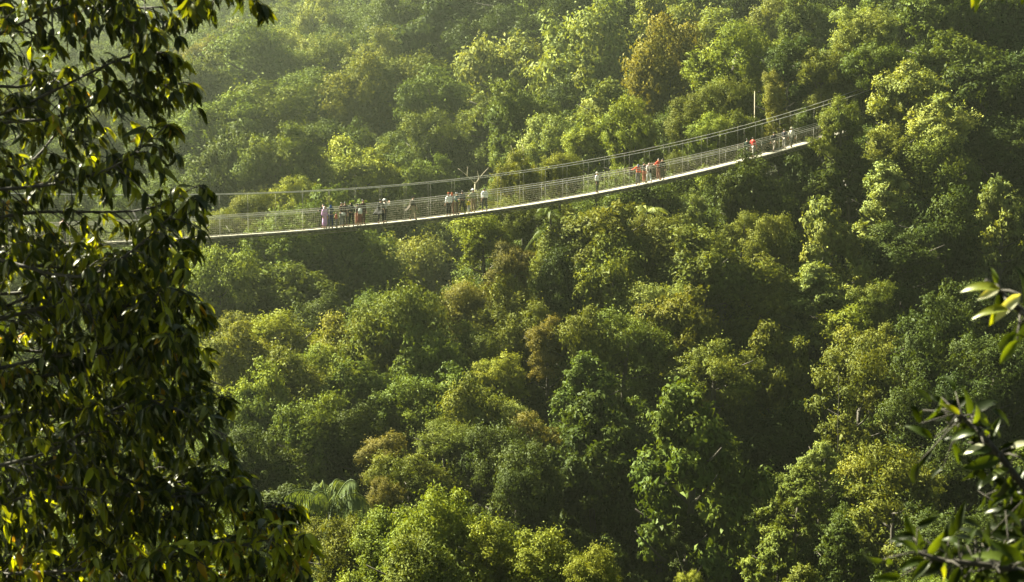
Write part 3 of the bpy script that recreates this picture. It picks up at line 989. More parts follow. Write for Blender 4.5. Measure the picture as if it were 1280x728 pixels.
def body_set(pose):
    if pose in BODY: return BODY[pose]
    J = skeleton(pose)
    n_, e_ = [], []
    limb(J, ['pelvis', 'waist', 'chest', 'collar', 'neck', 'jaw', 'skull'], [(.135, .10), (.125, .09), (.15, .105), (.075, .07), (.05, .05), (.062, .075), (.078, .095)], n_, e_)
    jaw = 5
    n_.append((*J['nose'], .012, .012)); e_.append((jaw, len(n_) - 1))
    for s, side in ((-1, 'r'), (1, 'l')):
        w = limb(J, ['sh' + side, 'el' + side, 'wr' + side], [.058, .043, .028], n_, e_, 3)
        f = Vector(J['fw' + side]); wv = Vector(J['wr' + side])
        sd = f.cross(Vector((0, 0, 1)) if abs(f.z) < .8 else Vector((0, 1, 0))).normalized()
        palm = wv + f * .075
        n_.append((*palm, .036, .02)); e_.append((w, len(n_) - 1)); pi = len(n_) - 1
        up = f.cross(sd)
        for k, ln in enumerate((.070, .082, .076, .058)):            # four fingers, slightly curled, then the thumb
            b = palm + f * .035 + sd * (.024 - .016 * k)
            n_.append((*(b + f * ln * .55), .0095, .0095)); e_.append((pi, len(n_) - 1))
            n_.append((*(b + f * ln - up * .018), .0075, .0075)); e_.append((len(n_) - 2, len(n_) - 1))
        n_.append((*(palm - f * .01 + sd * .05), .011, .011)); e_.append((pi, len(n_) - 1))
        n_.append((*(palm + f * .025 + sd * .065), .009, .009)); e_.append((len(n_) - 2, len(n_) - 1))
        limb(J, ['hip' + side, 'kn' + side, 'an' + side, 'to' + side], [.088, .058, .040, .036], n_, e_, 0)
    D = {'body': skin_mesh('body', n_, e_)}
    D['body'].materials.append(M_SKIN)
    # clothing follows the same joints
    n_, e_ = [], []
    limb(J, ['pelvis', 'waist', 'chest', 'collar'], [(.155, .122), (.150, .115), (.172, .128), (.095, .09)], n_, e_)
    for side in 'rl':
        el = Vector(J['el' + side]); wr = Vector(J['wr' + side]); J['sl' + side] = tuple(el.lerp(wr, .7))
        limb(J, ['sh' + side, 'el' + side, 'sl' + side], [.078, .062, .05], n_, e_, 3)
    D['shirt'] = skin_mesh('shirt', n_, e_)
    n_, e_ = [], []
    limb(J, ['pelvis'], [(.150, .118)], n_, e_)
    for side in 'rl':
        kn = Vector(J['kn' + side]); an = Vector(J['an' + side]); J['cu' + side] = tuple(kn.lerp(an, .86))
        limb(J, ['hip' + side, 'kn' + side, 'cu' + side], [.107, .078, .062], n_, e_, 0)
    D['trousers'] = skin_mesh('trousers', n_, e_)
    for side in 'rl':
        n_, e_ = [], []
        limb(J, ['an' + side, 'to' + side], [.05, .046], n_, e_)
        D['shoe' + side] = skin_mesh('shoe', n_, e_)
    K = dict(J); K.update(hem=(0, .01, .16), k1=(0, .0, .55))
    n_, e_ = [], []
    limb(K, ['hem', 'k1', 'pelvis', 'waist', 'chest', 'collar'], [(.25, .22), (.21, .175), (.17, .135), (.150, .118), (.172, .13), (.095, .09)], n_, e_)
    for side in 'rl': limb(K, ['sh' + side, 'el' + side, 'sl' + side], [.085, .075, .07], n_, e_, 5)
    D['dress'] = skin_mesh('dress', n_, e_, root=2)
    K.update(sk=(0, .02, .20))
    n_, e_ = [], []
    limb(K, ['sk', 'k1', 'pelvis', 'waist'], [(.25, .2), (.2, .165), (.158, .125), (.145, .112)], n_, e_)
    D['skirt'] = skin_mesh('skirt', n_, e_, root=2)
    n_, e_ = [], []
    H = {'a': (0, .03, 1.665), 'b': (0, .035, 1.60), 'c': (0, .03, 1.49), 'd': (0, .02, 1.37)}
    limb(H, 'abcd', [(.088, .095), (.092, .088), (.09, .085), (.165, .125)], n_, e_)
    D['headscarf'] = skin_mesh('headscarf', n_, e_)
    n_, e_ = [], []
    H = {'a': (0, .005, 1.695), 'b': (0, .04, 1.635), 'c': (0, .05, 1.57)}
    limb(H, 'abc', [(.07, .085), (.083, .075), (.062, .045)], n_, e_)
    D['hair'] = skin_mesh('hair', n_, e_)
    D['hair'].materials.append(M_HAIR)
    n_, e_ = [], []
    H = {'a': (0, .005, 1.695), 'b': (0, .04, 1.635), 'c': (0, .06, 1.52), 'd': (0, .075, 1.36)}
    limb(H, 'abcd', [(.07, .085), (.083, .075), (.08, .05), (.055, .03)], n_, e_)
    D['long_hair'] = skin_mesh('hair', n_, e_)
    D['long_hair'].materials.append(M_HAIR)
    g = Geo(); ang = np.arange(14) * 2 * PI / 14
    prof = [(.0, 1.765), (.07, 1.757), (.098, 1.72), (.102, 1.675), (.185, 1.655), (.185, 1.648), (.098, 1.66)]
    v = [(r * math.cos(a), r * math.sin(a) * 1.08 + .005, z) for r, z in prof for a in ang]
    q = [(i * 14 + k, i * 14 + (k + 1) % 14, (i + 1) * 14 + (k + 1) % 14, (i + 1) * 14 + k) for i in range(len(prof) - 1) for k in range(14)]
    g.add(v, q); D['hat'] = g.mesh('hat', True)
    g = Geo()
    prof = [(.0, 1.755), (.07, 1.745), (.096, 1.70), (.1, 1.655), (.094, 1.652)]
    v = [(r * math.cos(a), r * math.sin(a) * 1.1 + .005, z) for r, z in prof for a in ang]
    q = [(i * 14 + k, i * 14 + (k + 1) % 14, (i + 1) * 14 + (k + 1) % 14, (i + 1) * 14 + k) for i in range(len(prof) - 1) for k in range(14)]
    g.add(v, q); g.box((0, -.14, 1.665), .13, .12, .014); D['cap'] = g.mesh('cap', True)
    g = Geo()                                              # a wide dark wrap flaring out behind
    for i in range(7):
        for k in range(6):
            t, w = i / 6, (k / 5 - .5)
            g.v.append(np.array([[w * (.28 + .55 * t), .13 + .50 * t * t + .05 * math.sin(k * 1.7 + i), 1.42 - .80 * t + .04 * math.sin(k * 2.1)]])); g.n += 1
    v = np.concatenate(g.v); back = v + np.array([0, .018, 0]); q = []
    for i in range(6):
        for k in range(5):
            a = i * 6 + k; q += [(a, a + 1, a + 7, a + 6), (a + 42, a + 48, a + 49, a + 43)]
    rim = [i for i in range(6)] + [11 + 6 * i for i in range(6)] + [40 - i for i in range(5)] + [30 - 6 * i for i in range(5)]
    q += [(rim[i], rim[(i + 1) % len(rim)] , rim[(i + 1) % len(rim)] + 42, rim[i] + 42) for i in range(len(rim))]
    D['shawl'] = np_mesh('shawl', np.concatenate([v, back]), q, smooth=True)
    bm = bmesh.new(); bm.from_mesh(D['shawl']); bmesh.ops.recalc_face_normals(bm, faces=bm.faces); bm.to_mesh(D['shawl']); bm.free()
    for k in ('shirt', 'trousers', 'shoer', 'shoel', 'dress', 'skirt', 'headscarf', 'hat', 'cap', 'shawl'): D[k].materials.append(M_CLOTH)
    BODY[pose] = D
    return D


g = Geo(); ang = np.arange(8) * 2 * PI / 8
v = [(.009 * math.sin(t) * math.cos(a), .006 * math.cos(t), .009 * math.sin(t) * math.sin(a)) for t in (.05, .8, 1.57, 2.4, 3.1) for a in ang]
g.add(v, [(i * 8 + k, i * 8 + (k + 1) % 8, (i + 1) * 8 + (k + 1) % 8, (i + 1) * 8 + k) for i in range(4) for k in range(8)])
EYE = g.mesh('eye', True); EYE.materials.append(M_EYE)
g = Geo(); g.tube([(-.025, .004, 0), (-.01, -.004, .002), (.01, -.004, .002), (.025, .004, 0)], [.003, .006, .006, .003], 5)
MOUTH = g.mesh('mouth', True); MOUTH.materials.append(M_LIP)

BLACK, NAVY, WHITE, GREY = (.012, .012, .014), (.02, .03, .07), (.72, .72, .72), (.14, .14, .14)
# px, across the deck, height, turn (0 = faces the camera side), pose, garments, label
ZB = math.atan2(BD[1], BD[0])
PEOPLE = [
    (79, -.2, 1.62, .2, 'rail', dict(shirt=(.6, .42, .42), trousers=BLACK, hair=1), 'person in a pale pink top on the deck behind the nearest foliage'),
    (404.3, .45, 1.66, 3.0, 'rail', dict(shirt=BLACK, trousers=BLACK, hair=1), 'dark-haired person mostly hidden behind the long lilac dress'),
    (406, -.30, 1.56, .3, 'stand', dict(dress=(.50, .30, .56), headscarf=(.72, .58, .62)), 'person in a long lilac dress and pale pink headscarf'),
    (413.6, -.2, 1.64, 2.9, 'rail', dict(shirt=(.03, .045, .06), trousers=(.025, .03, .11), headscarf=(.03, .07, .20)), 'person in a blue headscarf and blue trousers'),
    (420.5, -.1, 1.05, .6, 'stand', dict(shirt=(.42, .13, .10), trousers=GREY, hair=1), 'small child in a faded red top among the dark-clothed walkers'),
    (427.3, -.25, 1.70, .2, 'rail', dict(shirt=(.035, .02, .018), trousers=(.16, .16, .15), hair=1), 'person in a dark top and grey trousers carrying a white bag'),
    (431.5, .35, 1.68, 2.7, 'stand', dict(shirt=(.05, .045, .04), trousers=(.06, .055, .05), hair=1), 'person in brownish black standing behind the one with the white bag'),
    (439.3, -.2, 1.66, 3.1, 'wide', dict(shirt=BLACK, trousers=BLACK, headscarf=BLACK), 'person all in black standing with legs apart'),
    (446.8, .3, 1.50, 2.6, 'rail', dict(shirt=GREY, trousers=(.3, .14, .10), hair=1), 'short person in grey between the black outfit and the white backpack'),
    (449.3, -.3, 1.56, 2.9, 'stand', dict(shirt=(.05, .04, .045), skirt=(.20, .07, .055), headscarf=(.05, .045, .05)), 'person in a long rust skirt wearing a white backpack'),
    (454, .3, 1.74, .3, 'stand', dict(shirt=(.035, .02, .02), trousers=(.05, .025, .02), hair=1), 'tall dark-haired person in dark maroon beside the white backpack'),
    (476.2, -.2, 1.70, 2.2, 'wide', dict(shirt=BLACK, trousers=BLACK, hair=1, shawl=BLACK), 'person in a black cloak and black trousers'),
    (481, .35, 1.62, 1.6, 'photo', dict(shirt=(.3, .3, .3), trousers=BLACK, hat=WHITE), 'person in a white hat half hidden by the black cloak'),
    (516.3, -.1, 1.68, 1.3, 'walk', dict(shirt=(.05, .045, .04), trousers=(.30, .26, .17), hair=1, shawl=(.035, .028, .02)), 'person in beige trousers walking with a dark wrap flaring out behind'),
    (561, -.3, 1.64, 3.0, 'stand', dict(shirt=(.74, .76, .80), trousers=BLACK, cap=(.25, .06, .03)), 'person in a white shirt, black trousers and dark red cap'),
    (565, .3, 1.66, 2.8, 'rail', dict(shirt=(.2, .2, .22), trousers=(.2, .12, .08), headscarf=(.28, .08, .035)), 'person in a rust-brown headscarf behind the white shirt and red cap'),
    (571, -.1, 1.58, .3, 'rail', dict(shirt=(.06, .10, .11), trousers=(.16, .11, .08), cap=(.35, .35, .36)), 'person in a slate-teal top and brown trousers'),
    (578, -.2, 1.70, 3.0, 'walk', dict(shirt=(.018, .02, .035), trousers=(.018, .018, .022), hair=1), 'person in dark navy with black hair, tallest of the middle group'),
    (586, -.35, 1.02, .2, 'stand', dict(shirt=(.65, .50, .03), trousers=(.55, .53, .48), hair=1), 'small child in a yellow top and white trousers'),
    (591.5, .1, 1.68, 3.0, 'rail', dict(shirt=(.16, .17, .11), trousers=(.22, .17, .11), hat=(.7, .7, .66)), 'person in a white hat and grey-green clothes beside the yellow child'),
    (605.8, -.2, 1.68, 2.8, 'walk', dict(shirt=(.70, .72, .74), trousers=(.05, .055, .05), hair=1), 'person in a white shirt and dark trousers walking alone behind the middle group'),
    (746, 0, 1.55, .4, 'stand', dict(shirt=(.74, .75, .74), trousers=(.05, .065, .05), cap=(.6, .58, .5)), 'lone walker in a white top and dark green trousers at mid span'),
    (797, -.2, 1.66, 3.0, 'reach', dict(shirt=(.62, .12, .06), trousers=(.13, .12, .12), headscarf=(.16, .18, .26)), 'person in an orange-red top and grey-blue head cover'),
    (804.5, .3, 1.60, .2, 'rail', dict(shirt=(.05, .05, .06), trousers=(.32, .14, .09), hair=1), 'dark-haired person in a black top between orange and white clothes'),
    (810.8, -.3, 1.60, 2.8, 'walk', dict(shirt=(.66, .5, .48), trousers=(.74, .74, .76), headscarf=(.62, .40, .36)), 'person in white trousers and a pink headscarf'),
    (822.8, .2, 1.72, 3.0, 'rail', dict(shirt=(.50, .09, .05), trousers=(.2, .1, .07), hair=1), 'tall dark-haired person in red beside one in dark olive'),
    (827.6, -.2, 1.66, 2.8, 'stand', dict(shirt=(.03, .025, .022), trousers=(.06, .06, .035), hair=1), 'person in black and dark olive beside the tall one in red'),
    (932.6, -.1, 1.70, 1.8, 'walk', dict(shirt=(.03, .045, .035), trousers=(.05, .06, .05), hair=1), 'person in dark green walking next to a red top near the upper end'),
    (940, -.1, 1.70, 1.7, 'walk', dict(shirt=(.62, .06, .05), trousers=(.30, .28, .25), hair=1), 'person in a bright red top and pale trousers near the upper end'),
    (966, -.1, 1.64, 1.9, 'walk', dict(shirt=(.014, .014, .016), trousers=(.22, .19, .16), hair=1), 'person in a black top walking behind two others at the upper end'),
    (978.8, .2, 1.62, 1.7, 'stand', dict(shirt=(.04, .04, .05), trousers=(.28, .26, .24), hair=1), 'person in a dark top and grey trousers, middle of the upper three'),
    (988, -.3, 1.66, 1.8, 'walk', dict(shirt=(.42, .40, .34), trousers=(.06, .065, .05), hat=(.66, .62, .5)), 'person in a pale hat and grey shirt at the head of the upper three'),
]
PG = 'people walking on the hanging bridge'


def deck_at(px, lat):
    s = station(px)
    for _ in range(4):                                    # slide along so the shifted point stays in its column
        p = bpt(s, 0, lat); k = (px - 640) / FPX
        s -= (p[0] - k * p[1]) / (BD[0] - k * BD[1])
    p = bpt(s, f_deck(s), lat)
    return Vector(p)


for px, lat, h, turn, pose, wear, label in PEOPLE:
    p = deck_at(px, lat)
    D = body_set(pose)
    t = empty('person', p, label, 'person', PG, ZB + turn)
    k = h / 1.72 * 1.12
    t.scale = (k, k, k)
    link('body', D['body'], None, t)
    for s in (-1, 1):
        e = link('eye', EYE, None, t); e.location = (.032 * s, -.098, 1.612)
    e = link('mouth', MOUTH, None, t); e.location = (0, -.094, 1.548)
    for s in 'rl':
        o = link('shoe', D['shoe' + s], None, t); o.color = (.03, .026, .022, 1)
    for w_, c in wear.items():
        o = link(w_, D[w_], None, t)
        if w_ != 'hair': o.color = (*c, 1)


def bag(px, lat, turn, h, dims, colr, name, label):
    p = deck_at(px, lat)
    g = Geo(); a, b, c = dims
    for z0, z1, w0, w1 in ((-.5, -.38, .84, 1), (-.38, .25, 1, .96), (.25, .42, .96, .8), (.42, .5, .8, .5)):
        v = [(sx * a / 2 * w, sy * b / 2 * w, z * c) for z, w in ((z0, w0), (z1, w1)) for sx, sy in ((-1, -1), (1, -1), (1, 1), (-1, 1))]
        g.add(v, [(0, 1, 5, 4), (1, 2, 6, 5), (2, 3, 7, 6), (3, 0, 4, 7), (0, 3, 2, 1), (4, 5, 6, 7)])
    root = empty(name, p, label, 'bag', None, ZB + turn)
    o = link('pouch', g.mesh('pouch'), M_CLOTH, root); o.location = (0, .20, h); o.color = (*colr, 1)
    for sx in (-1, 1):
        g = Geo(); x = sx * a * .3
        g.tube([(x, .14, h + c * .42), (x, .05, h + c * .62), (x, -.09, h + c * .55), (x, -.135, h + c * .1), (x, .0, h - c * .35), (x, .14, h - c * .42)], .013, 5)
        s = link('strap', g.mesh('strap'), M_CLOTH, root); s.color = (*[q * .7 for q in colr], 1)
    return root


bag(449.3, -.3, 2.9, 1.12, (.28, .15, .40), (.70, .72, .74), 'backpack', 'white backpack worn over the long rust skirt')
bag(427.3, -.25, 3.3, 1.02, (.30, .12, .24), (.74, .73, .72), 'shoulder_bag', 'white bag carried by the person in grey trousers')
bag(810.8, -.3, 2.8, 1.05, (.26, .13, .34), (.016, .016, .02), 'backpack', 'black bag worn by the person in white trousers')

# ------------------------------------------------------------------ palms, snags, pole
def frond_geo(G, base, az, elev, ln, wid, droop, n=11, stiff=False, pairs=36):
    """one feathery frond: a curved midrib with narrow leaflets down both sides"""
    V, Q = [], []
    pts = []
    d = np.array([math.cos(az) * math.cos(elev), math.sin(az) * math.cos(elev), math.sin(elev)])
    side = np.array([-math.sin(az), math.cos(az), 0])
    t = np.linspace(0, 1, n)
    for q in t:
        pts.append(base + d * ln * q + np.array([0, 0, -droop * ln * q * q]) + side * .04 * ln * math.sin(q * 3))
    pts = np.array(pts)
    G.tube(pts, np.linspace(.035, .008, n) * ln / 3, 4)
    for k in range(pairs):
        q = .10 + .88 * k / (pairs - 1)
        i = min(int(q * (n - 1)), n - 2); f = q * (n - 1) - i
        p = pts[i] * (1 - f) + pts[i + 1] * f
        tan = unit(pts[i + 1] - pts[i])
        for s in (-1, 1):
            if stiff:
                out = unit(side * s * .55 + tan * .25 + np.array([0, 0, -.75 + random.gauss(0, .12)]))
                L = wid * math.sin(.35 + q * 2.5) * random.uniform(.8, 1.1)
                wv = tan * .032 * ln / 3
            else:
                out = unit(side * s * .95 + tan * .45 + np.array([0, 0, -.35 - .25 * droop + random.gauss(0, .12)]))
                L = wid * math.sin(.25 + q * 2.6) * random.uniform(.85, 1.1)
                wv = tan * ln * .5 / pairs * .8
            tip = p + out * L + np.array([0, 0, -L * .35])
            mid = p + out * L * .55
            G.add([p - wv * .4, mid - wv, tip, mid + wv], [(0, 1, 2, 3)])


def palm(name, px, py, depth, fronds, ln, wid, droop, tone, label, stiff=False, elev=(.3, 1.1), az=None):
    p = at(px, py, depth) if depth else on_canopy(px, py, 9.0)
    gz = ground1(p.x, p.y)
    root = empty(name, (p.x, p.y, gz), label, 'palm', 'palms among the forest trees')
    h = p.z - gz
    G = Geo(); z = np.linspace(-.4, h, 10)
    G.tube(np.stack([.12 * np.sin(z * .5), .1 * np.cos(z * .4), z], -1), np.linspace(.16, .09, 10), 8)
    link('trunk', G.mesh('trunk', True), M_BARK, root)
    top = np.array([.12 * math.sin(h * .5), .1 * math.cos(h * .4), h])
    for k in range(fronds):
        G = Geo()
        a = (k * 2.39996 + random.gauss(0, .15)) if az is None else az[k % len(az)] + random.gauss(0, .06)
        frond_geo(G, top, a, random.uniform(*elev), ln * random.uniform(.85, 1.1), wid, droop * random.uniform(.8, 1.2), stiff=stiff, pairs=21 if stiff else 36)
        me = G.mesh('frond', var=np.clip(np.random.default_rng(k).normal(.5, .15, G.n), 0, 1))
        o = link('frond', me, M_PALM, root)
        c = TONE[tone]; f = random.uniform(.85, 1.25)
        o.color = (c[0] * f, c[1] * f, c[2] * f, 1)
    return root


def canopy_depth(px, py, lift):
    return on_canopy(px, py, lift).y


palm('palm', 808, 266, 141, 9, 2.7, .46, .8, 'p', 'bright palm with arching fronds just under the walkers in orange', elev=(.5, 1.15))
palm('palm', 688, 268, 138.5, 10, 2.6, .42, .8, 'g', 'shaggy palm with drooping fronds hanging under the deck', elev=(.1, 1.2))
palm('palm', 684, 292, 0, 7, 2.2, .42, 1.0, 'g', 'lower palm with pale looping fronds under the shaggy one', elev=(.2, .9))
palm('palm', 696, 392, 0, 6, 1.9, .34, .9, 'o', 'half-buried palm with thin lit fronds on the spur', elev=(.3, .9))
palm('palm', 1010, 462, 0, 9, 2.9, .40, .7, 'g', 'dark palm with long dim fronds left of the vine-draped column', elev=(.3, 1.2))
palm('palm', 1030, 498, 0, 7, 2.6, .38, .8, 'd', 'very dark low palm at the foot of the vine-draped column', elev=(.2, .9))
palm('palm', 306, 352, 0, 9, 2.9, .5, .55, 'g', 'hazy palm with arching fronds on the far bank', elev=(.2, .9))
palm('palm', 412, 640, 67, 14, 3.6, .85, .72, 's', 'spiky palm with tall glinting fronds low in the valley', stiff=True, elev=(.6, 1.4))


def snag(px, py, depth, arms, h, label, r0=.07):
    p = at(px, py, depth)
    gz = ground1(p.x, p.y)
    root = empty('bare_tree', (p.x, p.y, gz), label, 'dead tree')
    G = Geo()
    zt = p.z - gz
    z = np.linspace(-.3, zt, 7)
    G.tube(np.stack([.05 * np.sin(z), 0 * z, z], -1), np.linspace(r0 * 1.6, r0, 7), 7)
    link('trunk', G.mesh('trunk', True), M_PALEBARK, root)
    for ax, az_, bx, bz in arms:
        G = Geo(); t = np.linspace(0, 1, 6)[:, None]
        a = np.array([ax * h + .05 * math.sin(zt), 0, zt + az_ * h]); b = np.array([bx * h, .15 * h * random.uniform(-1, 1), zt + bz * h])
        G.tube(a + (b - a) * t + np.array([0, 0, .06 * h]) * np.sin(t * PI), np.linspace(r0 * .75, r0 * .3, 6), 6)
        link('limb', G.mesh('limb', True), M_PALEBARK, root)
    return root


snag(594, 228, 150, [(0, -.1, -.95, .75), (-.45, .3, -.40, .85), (0, -.1, .75, .8), (.2, .1, .12, .62)], 1.7, 'lower bare snag whose pale forked branches rise behind the cables at mid span')
snag(655, 196, 152, [(0, .1, -.1, .85), (0, .05, -.75, .25), (-.75, .25, -.95, .8)], 1.3, 'upper bare snag with two pale crooked branches above the cables')

p0 = at(943, 176, 151.5)
gz = ground1(p0.x, p0.y)
pole = empty('pole', (p0.x, p0.y, gz), 'thin pale bare pole standing behind the bridge near its upper end', 'pole')
G = Geo(); top = at(943, 114, 151.5).z - gz
G.tube([(0, 0, -.5), (.02, 0, top * .5), (-.03, 0, top)], [.06, .05, .035], 7)
link('shaft', G.mesh('shaft', True), M_PALEBARK, pole)

# one bare vine hanging free of the branches
vt, vb = at(1049, 470, 97), at(1047, 566, 97)
vine = empty('hanging_vine', vb, 'thin pale vine hanging straight down beside the vine-draped column', 'vine')
G = Geo(); G.tube([(.02 * math.sin(k * 1.3), 0, (vt.z - vb.z) * k / 9) for k in range(10)], .018, 5)
link('stem', G.mesh('stem', True), M_BARK, vine)

# ------------------------------------------------------------------ nearest foliage
def leaf_mesh(name, curl, fold, nseg=6, wmax=.30, seed=0):
    """a single pointed leaf along +X, length 1, folded along its midrib and curling down towards the tip"""
    g = random.Random(seed)
    v, q = [], []
    for i in range(nseg + 1):
        t = i / nseg
        w = wmax * .5 * (math.sin(PI * t ** .8) ** .75) * (1 - .35 * t) * 1.25 if 0 < t < 1 else .004
        ang = curl * t
        x = math.sin(ang) / curl if abs(curl) > .01 else t
        z = -(1 - math.cos(ang)) / curl if abs(curl) > .01 else 0
        wob = .012 * math.sin(t * 9 + seed)
        v += [(x, -w, z + w * fold + wob), (x, 0, z), (x, w, z + w * fold - wob)]
    for i in range(nseg):
        a = i * 3
        q += [(a, a + 1, a + 4, a + 3), (a + 1, a + 2, a + 5, a + 4)]
    return np.array(v), np.array(q)


NEAR_LEAVES = [leaf_mesh('leaf', c, f, 6, w, k) for k, (c, f, w) in enumerate([(.7, .35, .29), (1.1, .5, .25), (.35, .3, .30), (1.5, .4, .27), (.9, .7, .25)])]
NEAR_ME = []
for v, q in NEAR_LEAVES:
    me = np_mesh('leaf', v, q, var=np.full(len(v), .5), smooth=True)
    me.materials.append(M_NEAR)
    NEAR_ME.append(me)


def leaf_frame(d, up):
    d = Vector(d).normalized()
    y = Vector(up).cross(d)
    if y.length < 1e-3: y = Vector((1, 0, 0)).cross(d)
    y.normalize()
    z = d.cross(y)
    return Matrix((d, y, z)).transposed()


class Sprig:
    """a near plant: twigs are one mesh, its biggest leaves are objects, the rest one mesh"""
    def __init__(s, name, base, label, cat):
        s.root = empty(name, base, label, cat); s.base = Vector(base)
        s.twigs, s.leaves = Geo(), []

    def twig(s, pts, r0, r1):
        pts = np.array([tuple(Vector(p) - s.base) for p in pts])
        s.twigs.tube(pts, np.linspace(r0, r1, len(pts)), 5)

    def leaf(s, p, d, up, ln, col):
        s.leaves.append((Vector(p) - s.base, leaf_frame(d, up), ln, col, random.randrange(len(NEAR_ME))))

    def done(s, n_single, edge=lambda w: 0.0):
        if s.twigs.n: link('branches', s.twigs.mesh('branches', True), M_DARKBARK, s.root)
        s.leaves.sort(key=lambda L: -L[2] / max(.5, (L[0] + s.base).y) + edge(L[0] + s.base))
        for p, R, ln, col, k in s.leaves[:n_single]:
            o = link('leaf', NEAR_ME[k], None, s.root)
            o.matrix_local = Matrix.Translation(p) @ R.to_4x4() @ Matrix.Scale(ln, 4)
            o.color = (*col, 1)
        rest = {}
        for L in s.leaves[n_single:]:
            rest.setdefault(tuple(round(c, 3) for c in L[3]), []).append(L)
        if s.leaves[n_single:]:
            V, Q, C, n0 = [], [], [], 0
            for p, R, ln, col, k in s.leaves[n_single:]:
                v, q = NEAR_LEAVES[k]
                V.append(v @ (np.array(R).T * ln) + np.array(p)); Q.append(q + n0); n0 += len(v)
                C.append(np.repeat([[*col, 1]], len(v), 0))
            me = np_mesh('foliage', np.concatenate(V), np.concatenate(Q), var=np.full(n0, .5), smooth=True)
            a = me.color_attributes.new('leaf_colour', 'FLOAT_COLOR', 'POINT')
            a.data.foreach_set('color', np.concatenate(C).astype(np.float32).ravel())
            o = link('foliage', me, M_NEARMASS, s.root)
            o['kind'] = 'stuff'


# the joined leaves take the leaf's own colour from an attribute, otherwise the same material
M_NEARMASS = M_NEAR.copy(); M_NEARMASS.name = 'near_leaf_mass'
mn, ml = M_NEARMASS.node_tree.nodes, M_NEARMASS.node_tree.links
_oi = next(x for x in mn if x.bl_idname == 'ShaderNodeObjectInfo')
_ca = mn.new('ShaderNodeAttribute'); _ca.attribute_name = 'leaf_colour'
for lk in list(_oi.outputs['Color'].links):
    to = lk.to_socket; ml.remove(lk); ml.new(_ca.outputs['Color'], to)


def leaf_col(lit=.12):
    r = random.random()
    f = random.uniform(.8, 1.2)
    if r < lit * .09: return (.26 * f, .16 * f, .015)          # an old orange leaf
    if r < lit: return (.20 * f, .225 * f, .014)                 # yellow-green, the sunlit glow put into the colour
    if r < .42: return (.085 * f, .098 * f, .010)
    return (.026 * f, .037 * f, .006)


def bez(pts, n):
    """smooth polyline (Catmull-Rom) through the points"""
    P = [Vector(p) for p in pts]; P = [P[0] * 2 - P[1]] + P + [P[-1] * 2 - P[-2]]
    out = []
    m = len(P) - 3
    for i in range(n):
        u = i / (n - 1) * m; k = min(int(u), m - 1); t = u - k
        a, b, c, d = P[k:k + 4]
        out.append(.5 * ((2 * b) + (c - a) * t + (2 * a - 5 * b + 4 * c - d) * t * t + (3 * b - a - 3 * c + d) * t ** 3))
    return out


trunk_p = at(-175, 500, 8.6)
tree = Sprig('leafy_tree', (trunk_p.x, trunk_p.y, ground1(trunk_p.x, trunk_p.y)), 'nearest tree, its dark drooping pointed leaves filling the whole side of the view', 'tree')
tz = ground1(trunk_p.x, trunk_p.y)
G = Geo(); zz = np.linspace(-.3, 3.4 - tz, 12)
G.tube(np.stack([.06 * np.sin(zz), .05 * np.cos(zz * 1.3), zz], -1), np.linspace(.16, .06, 12), 9)
link('trunk', G.mesh('trunk', True), M_BARK, tree.root)

